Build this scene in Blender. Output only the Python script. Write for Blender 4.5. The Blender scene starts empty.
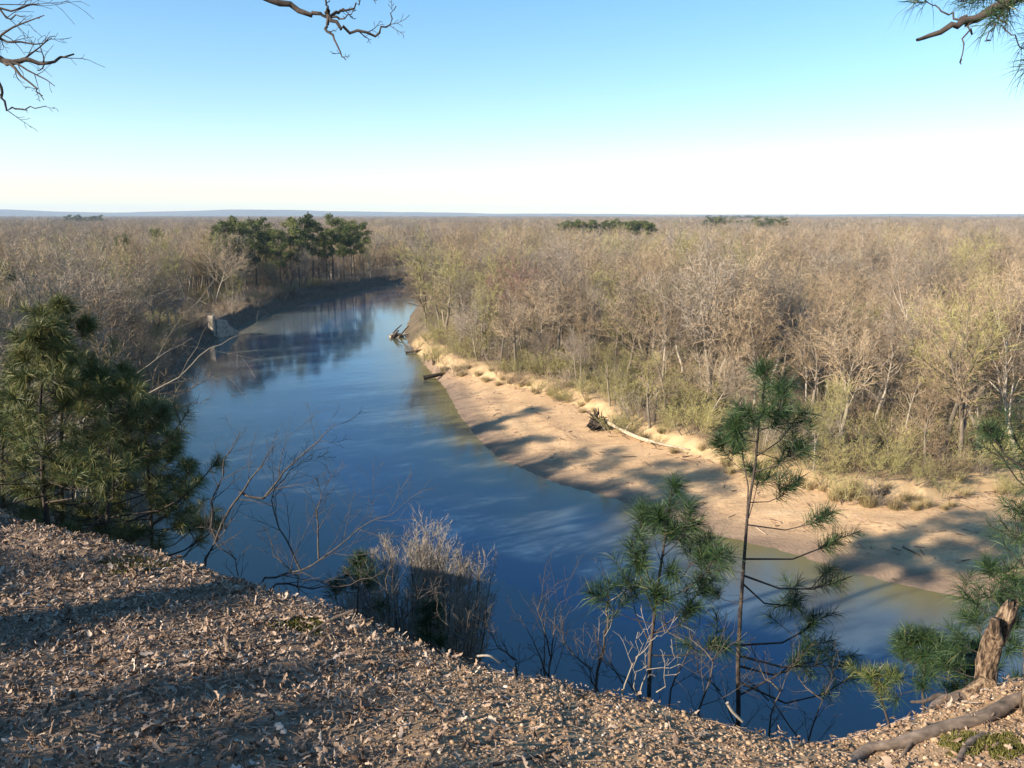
import bpy, bmesh, math, random
import numpy as np
from mathutils import Vector, Matrix

R = math.radians
scene = bpy.context.scene
COL = scene.collection

# ------------------------------------------------------------------ camera
CAM_Z = 28.0
F = 790.0
PITCH = math.atan((384 - 215) / F)
cp, sp = math.cos(PITCH), math.sin(PITCH)
cam_data = bpy.data.cameras.new('camera')
cam_data.sensor_width = 36
cam_data.lens = F / 1024 * 36
cam_data.clip_start = 0.05
cam_data.clip_end = 60000
cam = bpy.data.objects.new('camera', cam_data)
COL.objects.link(cam)
cam.location = (0, 0, CAM_Z)
cam.rotation_euler = (math.pi / 2 - PITCH, 0, 0)
scene.camera = cam


def P3(px, py, y):
    """world point seen at pixel (px, py) at distance y along +Y"""
    u = (px - 512) / F
    v = (py - 384) / F
    fy = cp - v * sp
    fz = -(sp + v * cp)
    t = y / fy
    return Vector((u * t, y, CAM_Z + fz * t))


def G2(px, py, z=0.0):
    """where the ray of a pixel meets height z (x, y)"""
    u = (px - 512) / F
    v = (py - 384) / F
    fy = cp - v * sp
    fz = -(sp + v * cp)
    t = (z - CAM_Z) / fz
    return (u * t, fy * t)


# ------------------------------------------------------------------ noise
TABS = {}


def vnoise(x, y, seed=0):
    if seed not in TABS:
        TABS[seed] = np.random.RandomState(seed).rand(256, 256)
    tab = TABS[seed]
    xi = np.floor(x).astype(np.int64); yi = np.floor(y).astype(np.int64)
    fx = x - xi; fy = y - yi
    fx = fx * fx * (3 - 2 * fx); fy = fy * fy * (3 - 2 * fy)
    a = tab[xi % 256, yi % 256]; b = tab[(xi + 1) % 256, yi % 256]
    c = tab[xi % 256, (yi + 1) % 256]; d = tab[(xi + 1) % 256, (yi + 1) % 256]
    return (a * (1 - fx) + b * fx) * (1 - fy) + (c * (1 - fx) + d * fx) * fy


def fbm(x, y, seed=0, oct=4):
    s = 0; a = 0.5; n = 0
    for k in range(oct):
        s = s + a * vnoise(x * 2 ** k + 17.3 * k, y * 2 ** k + 5.1 * k, seed + k)
        n += a; a *= 0.5
    return s / n


def sstep(a, b, x):
    t = np.clip((x - a) / (b - a), 0, 1)
    return t * t * (3 - 2 * t)


# ------------------------------------------------------------------ plan shapes
def seg_dist(pts, line):
    """distance to a polyline; also nearest fractional index"""
    best = np.full(len(pts), 1e18); idx = np.zeros(len(pts))
    L = np.asarray(line, float)
    for i in range(len(L) - 1):
        a = L[i]; d = L[i + 1] - a
        t = np.clip(((pts - a) @ d) / (d @ d), 0, 1)
        q = pts - (a + t[:, None] * d)
        dd = np.einsum('ij,ij->i', q, q)
        m = dd < best
        best[m] = dd[m]; idx[m] = i + t[m]
    return np.sqrt(best), idx


def inside(pts, poly):
    P = np.asarray(poly, float)
    x, y = pts[:, 0], pts[:, 1]
    r = np.zeros(len(pts), bool)
    j = len(P) - 1
    for i in range(len(P)):
        xi, yi = P[i]; xj, yj = P[j]
        c = ((yi > y) != (yj > y)) & (x < (xj - xi) * (y - yi) / (yj - yi + 1e-12) + xi)
        r ^= c
        j = i
    return r


RIGHT = [G2(1024, 607), G2(940, 592), G2(850, 572), G2(790, 552), G2(720, 535), G2(660, 512), G2(600, 494), G2(560, 484), G2(500, 459),
         G2(478, 438), G2(460, 415), G2(446, 388), G2(428, 366), G2(409, 343), (-26, 190), (-29, 230), (-30, 280), (-22, 330), (10, 375), (60, 405), (120, 410)]
RIGHT = [(200, -60), (120, 8), (70, 40)] + RIGHT
LEFT = [(120, 450), (60, 455), (10, 440), (-25, 405), (-48, 344), G2(372, 287), G2(330, 296), G2(285, 307), G2(250, 320), G2(222, 335), G2(205, 346),
        G2(180, 372), G2(160, 420), (-37, 78), (-31, 63), (-22, 47), (-8, 37), (8, 31), (25, 26), (50, 15), (100, -12), (180, -90)]
WATER = RIGHT + LEFT
BACK = [G2(411, 341, 1.5), G2(420, 349, 1.5), G2(440, 366, 1.5), G2(475, 376, 1.5), G2(520, 388, 1.5), G2(565, 400, 1.5), G2(605, 420, 1.5), G2(650, 442, 1.5), G2(720, 464, 1.5),
        G2(800, 488, 1.5), G2(860, 500, 1.5), G2(930, 503, 1.5), G2(1024, 488, 1.5), (80, 78), (140, 45), (240, -40)]
i0 = next(i for i, p in enumerate(RIGHT) if p == G2(409, 343))
SAND = RIGHT[:i0 + 1] + BACK

EDGE_PX = [(-30, 508, 6.8), (0, 525, 6.5), (70, 535, 6.2), (150, 556, 5.8), (215, 580, 5.4), (300, 607, 4.9), (360, 631, 4.6), (420, 655, 4.3), (500, 676, 4.0), (580, 694, 3.9), (650, 709, 3.75),
           (720, 734, 3.5), (800, 754, 3.3), (850, 755, 3.3), (930, 731, 3.4), (985, 712, 3.5), (1024, 695, 3.6), (1060, 684, 3.7)]
EDGE = [P3(*e) for e in EDGE_PX]
CREST = [Vector(p) for p in [(-300, 190, 25), (-160, 112, 25), (-100, 70, 25.5), (-55, 38, 25.5), (-25, 18.5, 25.4), (-12, 11, 25.3), (-7, 8, 25.35)]] + EDGE + \
        [Vector(p) for p in [(4.5, 3.6, 25.6), (7, 2.5, 25.7), (15, -2, 25.6), (40, -16, 25.5), (100, -60, 25.5)]]
CR2 = [(p.x, p.y) for p in CREST]
CRZ = np.array([p.z for p in CREST])
BLUFF = CR2 + [(100, -400), (-400, -400), (-400, 190)]


def terrain(x, y, full=False):
    x = np.atleast_1d(np.asarray(x, float)); y = np.atleast_1d(np.asarray(y, float))
    pts = np.stack([x, y], 1)
    wob = (fbm(x / 9, y / 9, 3, 3) - .5) * 1.6
    far = np.hypot(x, y) > 25
    dR, _ = seg_dist(pts, RIGHT); dL, _ = seg_dist(pts, LEFT)
    inw = inside(pts, WATER)
    dw = np.minimum(dR, dL)
    right = dR < dL
    dBk, _ = seg_dist(pts, BACK)
    ins = inside(pts, SAND)
    n1 = fbm(x / 22, y / 22, 11, 4) - .5
    n2 = fbm(x / 3.0, y / 3.0, 21, 4) - .5
    t = dR / (dR + dBk + 1e-6)
    zs = 0.02 + 1.7 * t ** 0.85 + n2 * .28 * sstep(0, .2, t) * (1 - .3 * t)
    zs = zs + 0.10 * np.sin(dR * 1.5 + n1 * 7) * sstep(.05, .3, t) * (1 - sstep(.5, .9, t))
    zr = np.minimum(1.7 + 1.2 * sstep(0, 1.6 + 2 * np.abs(n1), dBk) + .6 * sstep(1, 9, dBk) + n2 * .6, 0.05 + .8 * dw + n2 * .3)
    zr = np.where(ins, zs, zr)
    zl = np.minimum(3.0 + n2 * .6 + n1 * .6, .05 + 1.0 * dw + n2 * .5)
    z = np.where(right, zr, zl)
    zw = np.where(right, -np.minimum(3, .07 * dw + .004 * dw ** 2), -np.minimum(3, .5 * dw))
    z = np.where(inw, zw - .02, z)
    d, idx = seg_dist(pts, CR2)
    inb = inside(pts, BLUFF)
    ze = np.interp(idx, np.arange(len(CRZ)), CRZ)
    r0 = np.hypot(x, y)
    # top of the bluff: a smooth bowl rising to the viewer's feet
    zt_plane = CAM_Z - 1.62 - .21 * np.clip(y, 0, 9) - .02 * np.clip(-x, -3, 7) + .03 * np.clip(-y, 0, 30)
    ep = np.array([[p.x, p.y] for p in CREST])
    ex = np.interp(idx, np.arange(len(CRZ)), ep[:, 0]); ey = np.interp(idx, np.arange(len(CRZ)), ep[:, 1])
    zp_e = CAM_Z - 1.62 - .21 * np.clip(ey, 0, 9) - .02 * np.clip(-ex, -3, 7) + .03 * np.clip(-ey, 0, 30)
    res = (ze - zp_e) * np.exp(-d / 1.2)
    lump = (fbm(x / .9, y / .9, 31, 4) - .5) * .10 + (fbm(x / .22, y / .22, 41, 3) - .5) * .035
    ztop = zt_plane + res
    zout = ze - (.98 * (np.sqrt(d * d + .02) - .141) + .08 * d) + n2 * .5 * sstep(1.5, 6, d)
    zb = np.where(inb, ztop, zout)
    zb = zb + lump * (1 - sstep(14, 30, r0))
    z2 = np.maximum(z, np.where(inb, zb, np.where(inw, np.minimum(zb, -.3), zb)))
    isb = (z2 > z + .01) & (zb > z)
    z = z2
    z = z + np.where(far & ~inw & ~ins & ~isb, sstep(500, 3000, r0) * (n1 * 2), 0)
    if not full:
        return z
    return z, dict(inw=inw, ins=ins, inb=inb, right=right, dR=dR, dL=dL, dw=dw, dBk=dBk, d=d, isb=isb)


def H(x, y):
    return float(terrain(x, y)[0])


# ------------------------------------------------------------------ materials
def new_mat(name):
    m = bpy.data.materials.new(name); m.use_nodes = True
    nt = m.node_tree
    b = nt.nodes['Principled BSDF']
    return m, nt, b


def ramp(nt, fac, stops):
    n = nt.nodes.new('ShaderNodeValToRGB')
    e = n.color_ramp.elements
    while len(e) < len(stops):
        e.new(0.5)
    for k, (p, c) in enumerate(stops):
        e[k].position = p; e[k].color = (*c, 1)
    nt.links.new(fac, n.inputs[0])
    return n.outputs[0]


def noise(nt, scale, detail=4, rough=.6, vec=None, dist=0):
    n = nt.nodes.new('ShaderNodeTexNoise')
    n.inputs['Scale'].default_value = scale; n.inputs['Detail'].default_value = detail
    n.inputs['Roughness'].default_value = rough; n.inputs['Distortion'].default_value = dist
    if vec is not None:
        nt.links.new(vec, n.inputs['Vector'])
    return n.outputs['Fac']


def coord(nt, scale=(1, 1, 1), rot=(0, 0, 0)):
    t = nt.nodes.new('ShaderNodeTexCoord'); m = nt.nodes.new('ShaderNodeMapping')
    m.inputs['Scale'].default_value = scale; m.inputs['Rotation'].default_value = rot
    nt.links.new(t.outputs['Object'], m.inputs['Vector'])
    return m.outputs['Vector']


def mixc(nt, fac, a, b):
    n = nt.nodes.new('ShaderNodeMix'); n.data_type = 'RGBA'
    for s, v in ((0, fac), (6, a), (7, b)):
        if isinstance(v, (int, float)):
            n.inputs[s].default_value = v
        elif isinstance(v, tuple):
            n.inputs[s].default_value = (*v, 1)
        else:
            nt.links.new(v, n.inputs[s])
    return n.outputs[2]


def attr(nt, name):
    n = nt.nodes.new('ShaderNodeAttribute'); n.attribute_name = name
    return n.outputs['Fac']


def bump(nt, b, h, strength=.5, dist=.02):
    n = nt.nodes.new('ShaderNodeBump')
    n.inputs['Strength'].default_value = strength; n.inputs['Distance'].default_value = dist
    nt.links.new(h, n.inputs['Height']); nt.links.new(n.outputs['Normal'], b.inputs['Normal'])


def simple(name, stops, scale=6, rough=.9, use_random=False, stretch=(1, 1, 1), bmp=0, bdist=.01, trans=0):
    """noise-varied matte material; with use_random each copy takes its own place on the ramp"""
    m, nt, b = new_mat(name)
    v = coord(nt, stretch)
    f = noise(nt, scale, 4, .6, v)
    if use_random:
        oi = nt.nodes.new('ShaderNodeObjectInfo')
        mm = nt.nodes.new('ShaderNodeMath'); mm.operation = 'MULTIPLY_ADD'
        nt.links.new(f, mm.inputs[0]); mm.inputs[1].default_value = .45
        m2 = nt.nodes.new('ShaderNodeMath'); m2.operation = 'MULTIPLY_ADD'
        nt.links.new(oi.outputs['Random'], m2.inputs[0]); m2.inputs[1].default_value = .75; m2.inputs[2].default_value = -.1
        nt.links.new(m2.outputs[0], mm.inputs[2])
        f2 = mm.outputs[0]
    else:
        f2 = f
    nt.links.new(ramp(nt, f2, stops), b.inputs['Base Color'])
    b.inputs['Roughness'].default_value = rough
    b.inputs['Specular IOR Level'].default_value = .25
    if bmp:
        bump(nt, b, f, bmp, bdist)
    return m


def tinted(name, stops, rough=.85):
    """colour from the per-vertex 'tint' number of many small loose bits"""
    m, nt, b = new_mat(name)
    nt.links.new(ramp(nt, attr(nt, 'tint'), stops), b.inputs['Base Color'])
    b.inputs['Roughness'].default_value = rough
    b.inputs['Specular IOR Level'].default_value = .3
    return m


M = {}
M['soil'] = simple('leafy_soil', [(.3, (.085, .058, .04)), (.5, (.18, .125, .088)), (.7, (.27, .19, .125))], 9, .95, bmp=.6, bdist=.03)
M['floor'] = simple('forest_floor', [(.3, (.06, .043, .027)), (.5, (.10, .075, .046)), (.7, (.15, .115, .07))], .25, .95)
_nt = M['floor'].node_tree; _b = _nt.nodes['Principled BSDF']; _c = _b.inputs['Base Color'].links[0].from_socket
_nt.links.new(mixc(_nt, attr(_nt, 'sandy'), _c, ramp(_nt, noise(_nt, .6, 6, .65, coord(_nt)), [(.3, (.34, .225, .12)), (.6, (.50, .35, .19))])), _b.inputs['Base Color'])
M['bank'] = simple('dark_bank_soil', [(.3, (.05, .038, .026)), (.6, (.11, .083, .058)), (.8, (.17, .13, .09))], .8, .95, bmp=.5, bdist=.2)

_nt = M['soil'].node_tree; _b = _nt.nodes['Principled BSDF']; _c = _b.inputs['Base Color'].links[0].from_socket
_nt.links.new(mixc(_nt, attr(_nt, 'sandy'), _c, ramp(_nt, noise(_nt, 14, 6, .7, coord(_nt)), [(.3, (.15, .092, .05)), (.5, (.30, .195, .11)), (.7, (.45, .315, .19))])), _b.inputs['Base Color'])


def make_sand():
    m, nt, b = new_mat('sand')
    v = coord(nt, (.35, 1.0, 1), (0, 0, R(-35)))
    f = noise(nt, .55, 7, .65, v, .6)
    f2 = noise(nt, 3.0, 6, .7, coord(nt))
    dry = ramp(nt, f, [(.32, (.25, .15, .075)), (.46, (.45, .28, .14)), (.6, (.56, .365, .19)), (.72, (.64, .44, .25))])
    dirt = ramp(nt, f2, [(.35, (.28, .18, .095)), (.6, (.58, .40, .23))])
    c = mixc(nt, .35, dry, dirt)
    wetc = ramp(nt, f, [(.3, (.17, .115, .075)), (.7, (.27, .185, .12))])
    c2 = mixc(nt, attr(nt, 'wet'), c, wetc)
    nt.links.new(c2, b.inputs['Base Color'])
    b.inputs['Roughness'].default_value = .9
    rip = noise(nt, 2.2, 3, .5, coord(nt, (.25, 1, 1), (0, 0, R(-35))), .8)
    mm = nt.nodes.new('ShaderNodeMath'); mm.operation = 'ADD'; nt.links.new(f2, mm.inputs[0]); nt.links.new(rip, mm.inputs[1])
    bump(nt, b, mm.outputs[0], .8, .16)
    return m


M['sand'] = make_sand()


def make_water():
    m, nt, b = new_mat('river_water')
    v = coord(nt, (1, .45, 1), (0, 0, R(12)))
    f = noise(nt, .012, 3, .5, v)
    deep = ramp(nt, f, [(.3, (.028, .088, .175)), (.7, (.038, .105, .20))])
    c = mixc(nt, attr(nt, 'mud_and_reflection'), deep, (.14, .122, .052))
    nt.links.new(c, b.inputs['Base Color'])
    b.inputs['Roughness'].default_value = .07
    b.inputs['IOR'].default_value = 1.33; b.inputs['Specular IOR Level'].default_value = .8
    r1 = noise(nt, .9, 3, .55, coord(nt, (1, .6, 1), (0, 0, R(20))))
    r2 = noise(nt, .10, 3, .55, coord(nt, (.8, .5, 1), (0, 0, R(-25))))
    mm = nt.nodes.new('ShaderNodeMath'); mm.operation = 'MULTIPLY_ADD'
    nt.links.new(r2, mm.inputs[0]); mm.inputs[1].default_value = 2.2; nt.links.new(r1, mm.inputs[2])
    bump(nt, b, mm.outputs[0], .22, .05)
    return m


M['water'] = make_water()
M['bark_grey'] = simple('grey_bark', [(.2, (.10, .082, .062)), (.5, (.18, .15, .115)), (.9, (.32, .27, .21))], 3, .95, True, (1, 1, .3))
M['bark_pale'] = simple('pale_bark', [(.2, (.17, .14, .105)), (.5, (.29, .245, .185)), (.9, (.46, .40, .32))], 2, .9, True, (1, 1, .4))
M['twig_tan'] = simple('tan_twigs', [(0, (.15, .105, .062)), (.35, (.26, .188, .115)), (.65, (.37, .275, .172)), (1, (.46, .355, .235))], .4, .95, True)
M['twig_grey'] = simple('grey_twigs', [(0, (.125, .098, .074)), (.5, (.235, .19, .145)), (1, (.36, .30, .235))], .4, .95, True)
M['twig_olive'] = simple('olive_twigs', [(0, (.19, .175, .07)), (.5, (.29, .26, .10)), (1, (.37, .325, .14))], .4, .95, True)
M['twig_red'] = simple('reddish_twigs', [(0, (.22, .12, .095)), (.5, (.30, .175, .135)), (1, (.34, .23, .17))], .4, .95, True)
M['bark_dark'] = simple('dark_bark', [(.3, (.035, .028, .024)), (.6, (.075, .058, .048)), (.8, (.13, .10, .08))], 25, .95, False, (1, 1, .4), .8, .006)
M['bark_branch'] = simple('branch_bark', [(.3, (.045, .037, .032)), (.6, (.09, .075, .064)), (.8, (.17, .145, .12))], 14, .95)
M['twig_silver'] = simple('silver_twigs', [(.3, (.18, .15, .12)), (.6, (.30, .255, .20)), (.8, (.42, .36, .29))], 3, .9)
M['stump'] = simple('stump_bark', [(.36, (.022, .015, .01)), (.47, (.09, .058, .036)), (.56, (.19, .13, .082)), (.72, (.34, .25, .17))], 48, .9, False, (1, 1, .3), 1.0, .03)
M['root'] = simple('root_bark', [(.3, (.06, .045, .034)), (.55, (.15, .112, .085)), (.8, (.27, .21, .16))], 22, .9, False, (.5, 1, 1), .8, .01)
M['needle'] = tinted('pine_needles', [(0, (.010, .024, .010)), (.5, (.023, .050, .016)), (.85, (.058, .095, .026)), (1, (.20, .17, .06))], .5)
M['needle_far'] = simple('far_pine_foliage', [(0, (.035, .052, .014)), (.5, (.08, .10, .026)), (1, (.15, .16, .045))], .8, .7, True)
M['leaf'] = tinted('dead_leaves', [(0, (.07, .042, .028)), (.25, (.16, .103, .068)), (.5, (.265, .182, .125)), (.75, (.37, .28, .21)), (1, (.50, .42, .34))], .7)
M['pebble'] = tinted('pebbles', [(0, (.09, .06, .04)), (.35, (.22, .14, .085)), (.65, (.36, .24, .145)), (.9, (.47, .35, .25)), (1, (.60, .53, .45))], .75)
M['moss'] = tinted('moss', [(0, (.05, .05, .012)), (.5, (.10, .095, .022)), (1, (.17, .15, .04))], .95)
M['driftwood'] = simple('driftwood', [(.3, (.25, .19, .13)), (.6, (.45, .36, .26)), (.8, (.58, .49, .38))], 2.5, .9)
M['rootwad'] = simple('root_wad', [(.3, (.02, .016, .012)), (.6, (.06, .046, .034)), (.8, (.12, .09, .065))], 2.5, .95)
M['concrete'] = simple('old_concrete', [(.25, (.18, .155, .125)), (.5, (.38, .33, .26)), (.75, (.54, .47, .37))], .9, .9, bmp=.4, bdist=.05)
M['grass'] = simple('dry_grass', [(0, (.17, .13, .06)), (.5, (.28, .215, .105)), (1, (.37, .29, .15))], .6, .9, True)
M['hills'] = simple('hill_forest', [(.3, (.07, .075, .045)), (.7, (.13, .12, .08))], .002, .95)


# ------------------------------------------------------------------ object helpers
def tag(o, label=None, cat=None, group=None, kind=None):
    if label: o['label'] = label
    if cat: o['category'] = cat
    if group: o['group'] = group
    if kind: o['kind'] = kind
    return o


def mesh_np(name, V, T, mat, smooth=False, tint=None, mats=None, midx=None):
    """mesh from numpy triangles or quads"""
    V = np.asarray(V, np.float32); T = np.asarray(T, np.int32)
    k = T.shape[1]
    me = bpy.data.meshes.new(name)
    me.vertices.add(len(V)); me.vertices.foreach_set('co', V.ravel())
    me.loops.add(T.size); me.loops.foreach_set('vertex_index', T.ravel())
    me.polygons.add(len(T))
    me.polygons.foreach_set('loop_start', np.arange(0, T.size, k, dtype=np.int32))
    me.polygons.foreach_set('loop_total', np.full(len(T), k, np.int32))
    if smooth:
        me.polygons.foreach_set('use_smooth', np.ones(len(T), bool))
    for mm in (mats or [mat]):
        me.materials.append(mm)
    if midx is not None:
        me.polygons.foreach_set('material_index', np.asarray(midx, np.int32))
    if tint is not None:
        a = me.attributes.new('tint', 'FLOAT', 'POINT'); a.data.foreach_set('value', np.asarray(tint, np.float32))
    me.update(calc_edges=True)
    return me


def obj(name, me, parent=None, loc=None):
    o = bpy.data.objects.new(name, me); COL.objects.link(o)
    if parent is not None:
        o.parent = parent
    if loc is not None:
        o.location = loc
    return o


def thing(name, label, cat, loc=(0, 0, 0), group=None, rz=0):
    o = bpy.data.objects.new(name, None); COL.objects.link(o)
    o.location = loc; o.rotation_euler = (0, 0, rz)
    o.empty_display_size = .2
    return tag(o, label, cat, group)


# ------------------------------------------------------------------ branch tools
def perp(d):
    a = Vector((0, 0, 1)) if abs(d.z) < .9 else Vector((1, 0, 0))
    u = d.cross(a).normalized()
    return u, d.cross(u)


class Geo:
    def __init__(s):
        s.V = []; s.F = []; s.t = []

    def tube(s, pts, rad, sides, cap=False):
        n0 = len(s.V)
        for i, p in enumerate(pts):
            d = (pts[min(i + 1, len(pts) - 1)] - pts[max(i - 1, 0)])
            if d.length < 1e-9: d = Vector((0, 0, 1))
            u, w = perp(d.normalized())
            for k in range(sides):
                a = 2 * math.pi * k / sides
                s.V.append(p + (u * math.cos(a) + w * math.sin(a)) * rad[i])
        for i in range(len(pts) - 1):
            for k in range(sides):
                a = n0 + i * sides + k; b = n0 + i * sides + (k + 1) % sides
                s.F.append((a, b, b + sides)); s.F.append((a, b + sides, a + sides))
        if cap:
            for base in (n0, n0 + (len(pts) - 1) * sides):
                for k in range(1, sides - 1):
                    s.F.append((base, base + k, base + k + 1))

    def blade(s, pts, rad, rng):
        d = (pts[-1] - pts[0]).normalized(); u, w = perp(d)
        a = rng.random() * 6.283; u = u * math.cos(a) + w * math.sin(a)
        n0 = len(s.V)
        for i in range(len(pts) - 1):
            s.V.append(pts[i] - u * rad[i]); s.V.append(pts[i] + u * rad[i])
        s.V.append(pts[-1])
        m = len(pts) - 1
        for i in range(m - 1):
            a = n0 + 2 * i
            s.F.append((a, a + 1, a + 3)); s.F.append((a, a + 3, a + 2))
        a = n0 + 2 * (m - 1)
        s.F.append((a, a + 1, a + 2))

    def mesh(s, name, mat, smooth=True):
        V = np.array([(v.x, v.y, v.z) for v in s.V]); T = np.array(s.F)
        return mesh_np(name, V, T, mat, smooth)


def grow(rng, p, d, L, r, lev, P, out):
    n = P['seg'][lev]; pts = [p]; rad = [r]; dirs = []
    for i in range(n):
        d = (d + Vector((rng.gauss(0, 1), rng.gauss(0, 1), rng.gauss(0, 1))) * P['wan'][lev] + Vector((0, 0, P['up'][lev]))).normalized()
        p = p + d * (L / n)
        pts.append(p); dirs.append(d); rad.append(r * (1 - (i + 1) / n * (1 - P['tip'][lev])))
    out.append((lev, pts, rad))
    sprout(rng, pts, rad, L, lev, P, out)


def sprout(rng, pts, rad, L, lev, P, out):
    if lev >= P['max']:
        return
    n = P['n'][lev]; t0 = P['t0'][lev]; az = rng.random() * 6.28
    m = len(pts) - 1
    for k in range(n):
        t = t0 + (1 - t0) * (k + rng.random()) / n
        f = min(t * m, m - 1e-4); i = int(f); f -= i
        q = pts[i].lerp(pts[i + 1], f); rr = rad[i] * (1 - f) + rad[i + 1] * f
        d = (pts[i + 1] - pts[i]).normalized()
        u, w = perp(d); az += 2.4 + rng.gauss(0, .5)
        a = R(P['ang'][lev]) * rng.uniform(.65, 1.3)
        if P.get('narrow'):
            a *= (1 - .35 * t)
        cd = d * math.cos(a) + (u * math.cos(az) + w * math.sin(az)) * math.sin(a)
        cl = L * P['ratio'][lev] * (1 - P['shape'][lev] * t) * rng.uniform(.6, 1.25)
        grow(rng, q, cd.normalized(), cl, min(rr * P['rr'][lev], cl * .05 + .002) if lev else rr * P['rr'][lev], lev + 1, P, out)


def branches_to_meshes(out, P, rng, split, trunk_mat, crown_mat, name):
    """levels below split become the trunk mesh, the rest the crown mesh"""
    a, b = Geo(), Geo()
    for lev, pts, rad in out:
        g = a if lev < split else b
        sd = P['sides'][lev]
        if sd == 1:
            w = max(rad[0], P['minw'])
            g.blade(pts, [w * (1 - i / len(pts)) for i in range(len(pts))], rng)
        else:
            g.tube(pts, [max(x, P.get('minr', 0)) for x in rad], sd)
    return a.mesh(name + '_trunk', trunk_mat), b.mesh(name + '_crown', crown_mat, False)


MID = dict(max=3, seg=[7, 6, 3, 2], wan=[.09, .15, .2, .22], up=[.06, .055, .035, .02], tip=[.25, .25, .3, 0], n=[19, 11, 15], t0=[.28, .15, .1],
           ang=[48, 46, 52], ratio=[.42, .46, .55], shape=[.45, .45, .35], rr=[.6, .62, .5], sides=[7, 4, 3, 1], minw=.0155, narrow=True)


def bare_tree(seed, h, tm, cm, **kw):
    rng = random.Random(seed); P = dict(MID); P.update(kw)
    out = []
    lean = Vector((rng.gauss(0, .07), rng.gauss(0, .07), 1)).normalized()
    grow(rng, Vector((0, 0, -.3)), lean, h * P.get('bole', .66), h * .0145, 0, P, out)
    return branches_to_meshes(out, P, rng, 2, tm, cm, 'bare_tree'), h


# name, trunk, crown, tone word
VARIANTS = []
for sd, tone, tk in [(1, 'tan', 'bark_grey'), (2, 'tan', 'bark_grey'), (3, 'tan', 'bark_grey'), (4, 'grey', 'bark_grey'), (5, 'grey', 'bark_grey'),
                     (6, 'olive', 'bark_grey'), (7, 'olive', 'bark_grey'), (8, 'red', 'bark_grey'), (9, 'tan', 'bark_grey'), (10, 'grey', 'bark_pale')]:
    rr = random.Random(sd * 77)
    (tm, cm), h = bare_tree(sd, 16, M[tk], M['twig_' + tone], ratio=[rr.uniform(.58, .8), .46, .52], t0=[rr.uniform(.34, .52), .14, .1], ang=[rr.uniform(48, 64), 48, 54], shape=[rr.uniform(.12, .3), .4, .35], bole=rr.uniform(.58, .7), n=[15, 12, 14])
    VARIANTS.append((tm, cm, tone, tk))
FARV = []
for sd, tone in [(21, 'tan'), (22, 'tan'), (23, 'grey'), (24, 'olive'), (25, 'tan'), (26, 'grey')]:
    (tm, cm), h = bare_tree(sd, 16, M['bark_grey'], M['twig_' + tone], n=[15, 8, 10], sides=[4, 3, 1, 1], minw=.034, t0=[.25, .15, .1], ratio=[.62, .45, .55], shape=[.2, .4, .3], ang=[56, 48, 52], bole=.66)
    FARV.append((tm, cm, tone))


def merged(tm, cm, name):
    """one mesh from trunk and crown for the far wood"""
    Vs, Ts, mi, n0, mats = [], [], [], 0, []
    for k, me in enumerate((tm, cm)):
        v = np.zeros(len(me.vertices) * 3, np.float32); me.vertices.foreach_get('co', v)
        t = np.zeros(len(me.loops), np.int32); me.loops.foreach_get('vertex_index', t)
        Vs.append(v.reshape(-1, 3)); Ts.append(t.reshape(-1, 3) + n0); mi += [k] * (len(t) // 3); n0 += len(v) // 3
        mats.append(me.materials[0])
    return mesh_np(name, np.concatenate(Vs), np.concatenate(Ts), None, False, None, mats, mi)


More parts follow.
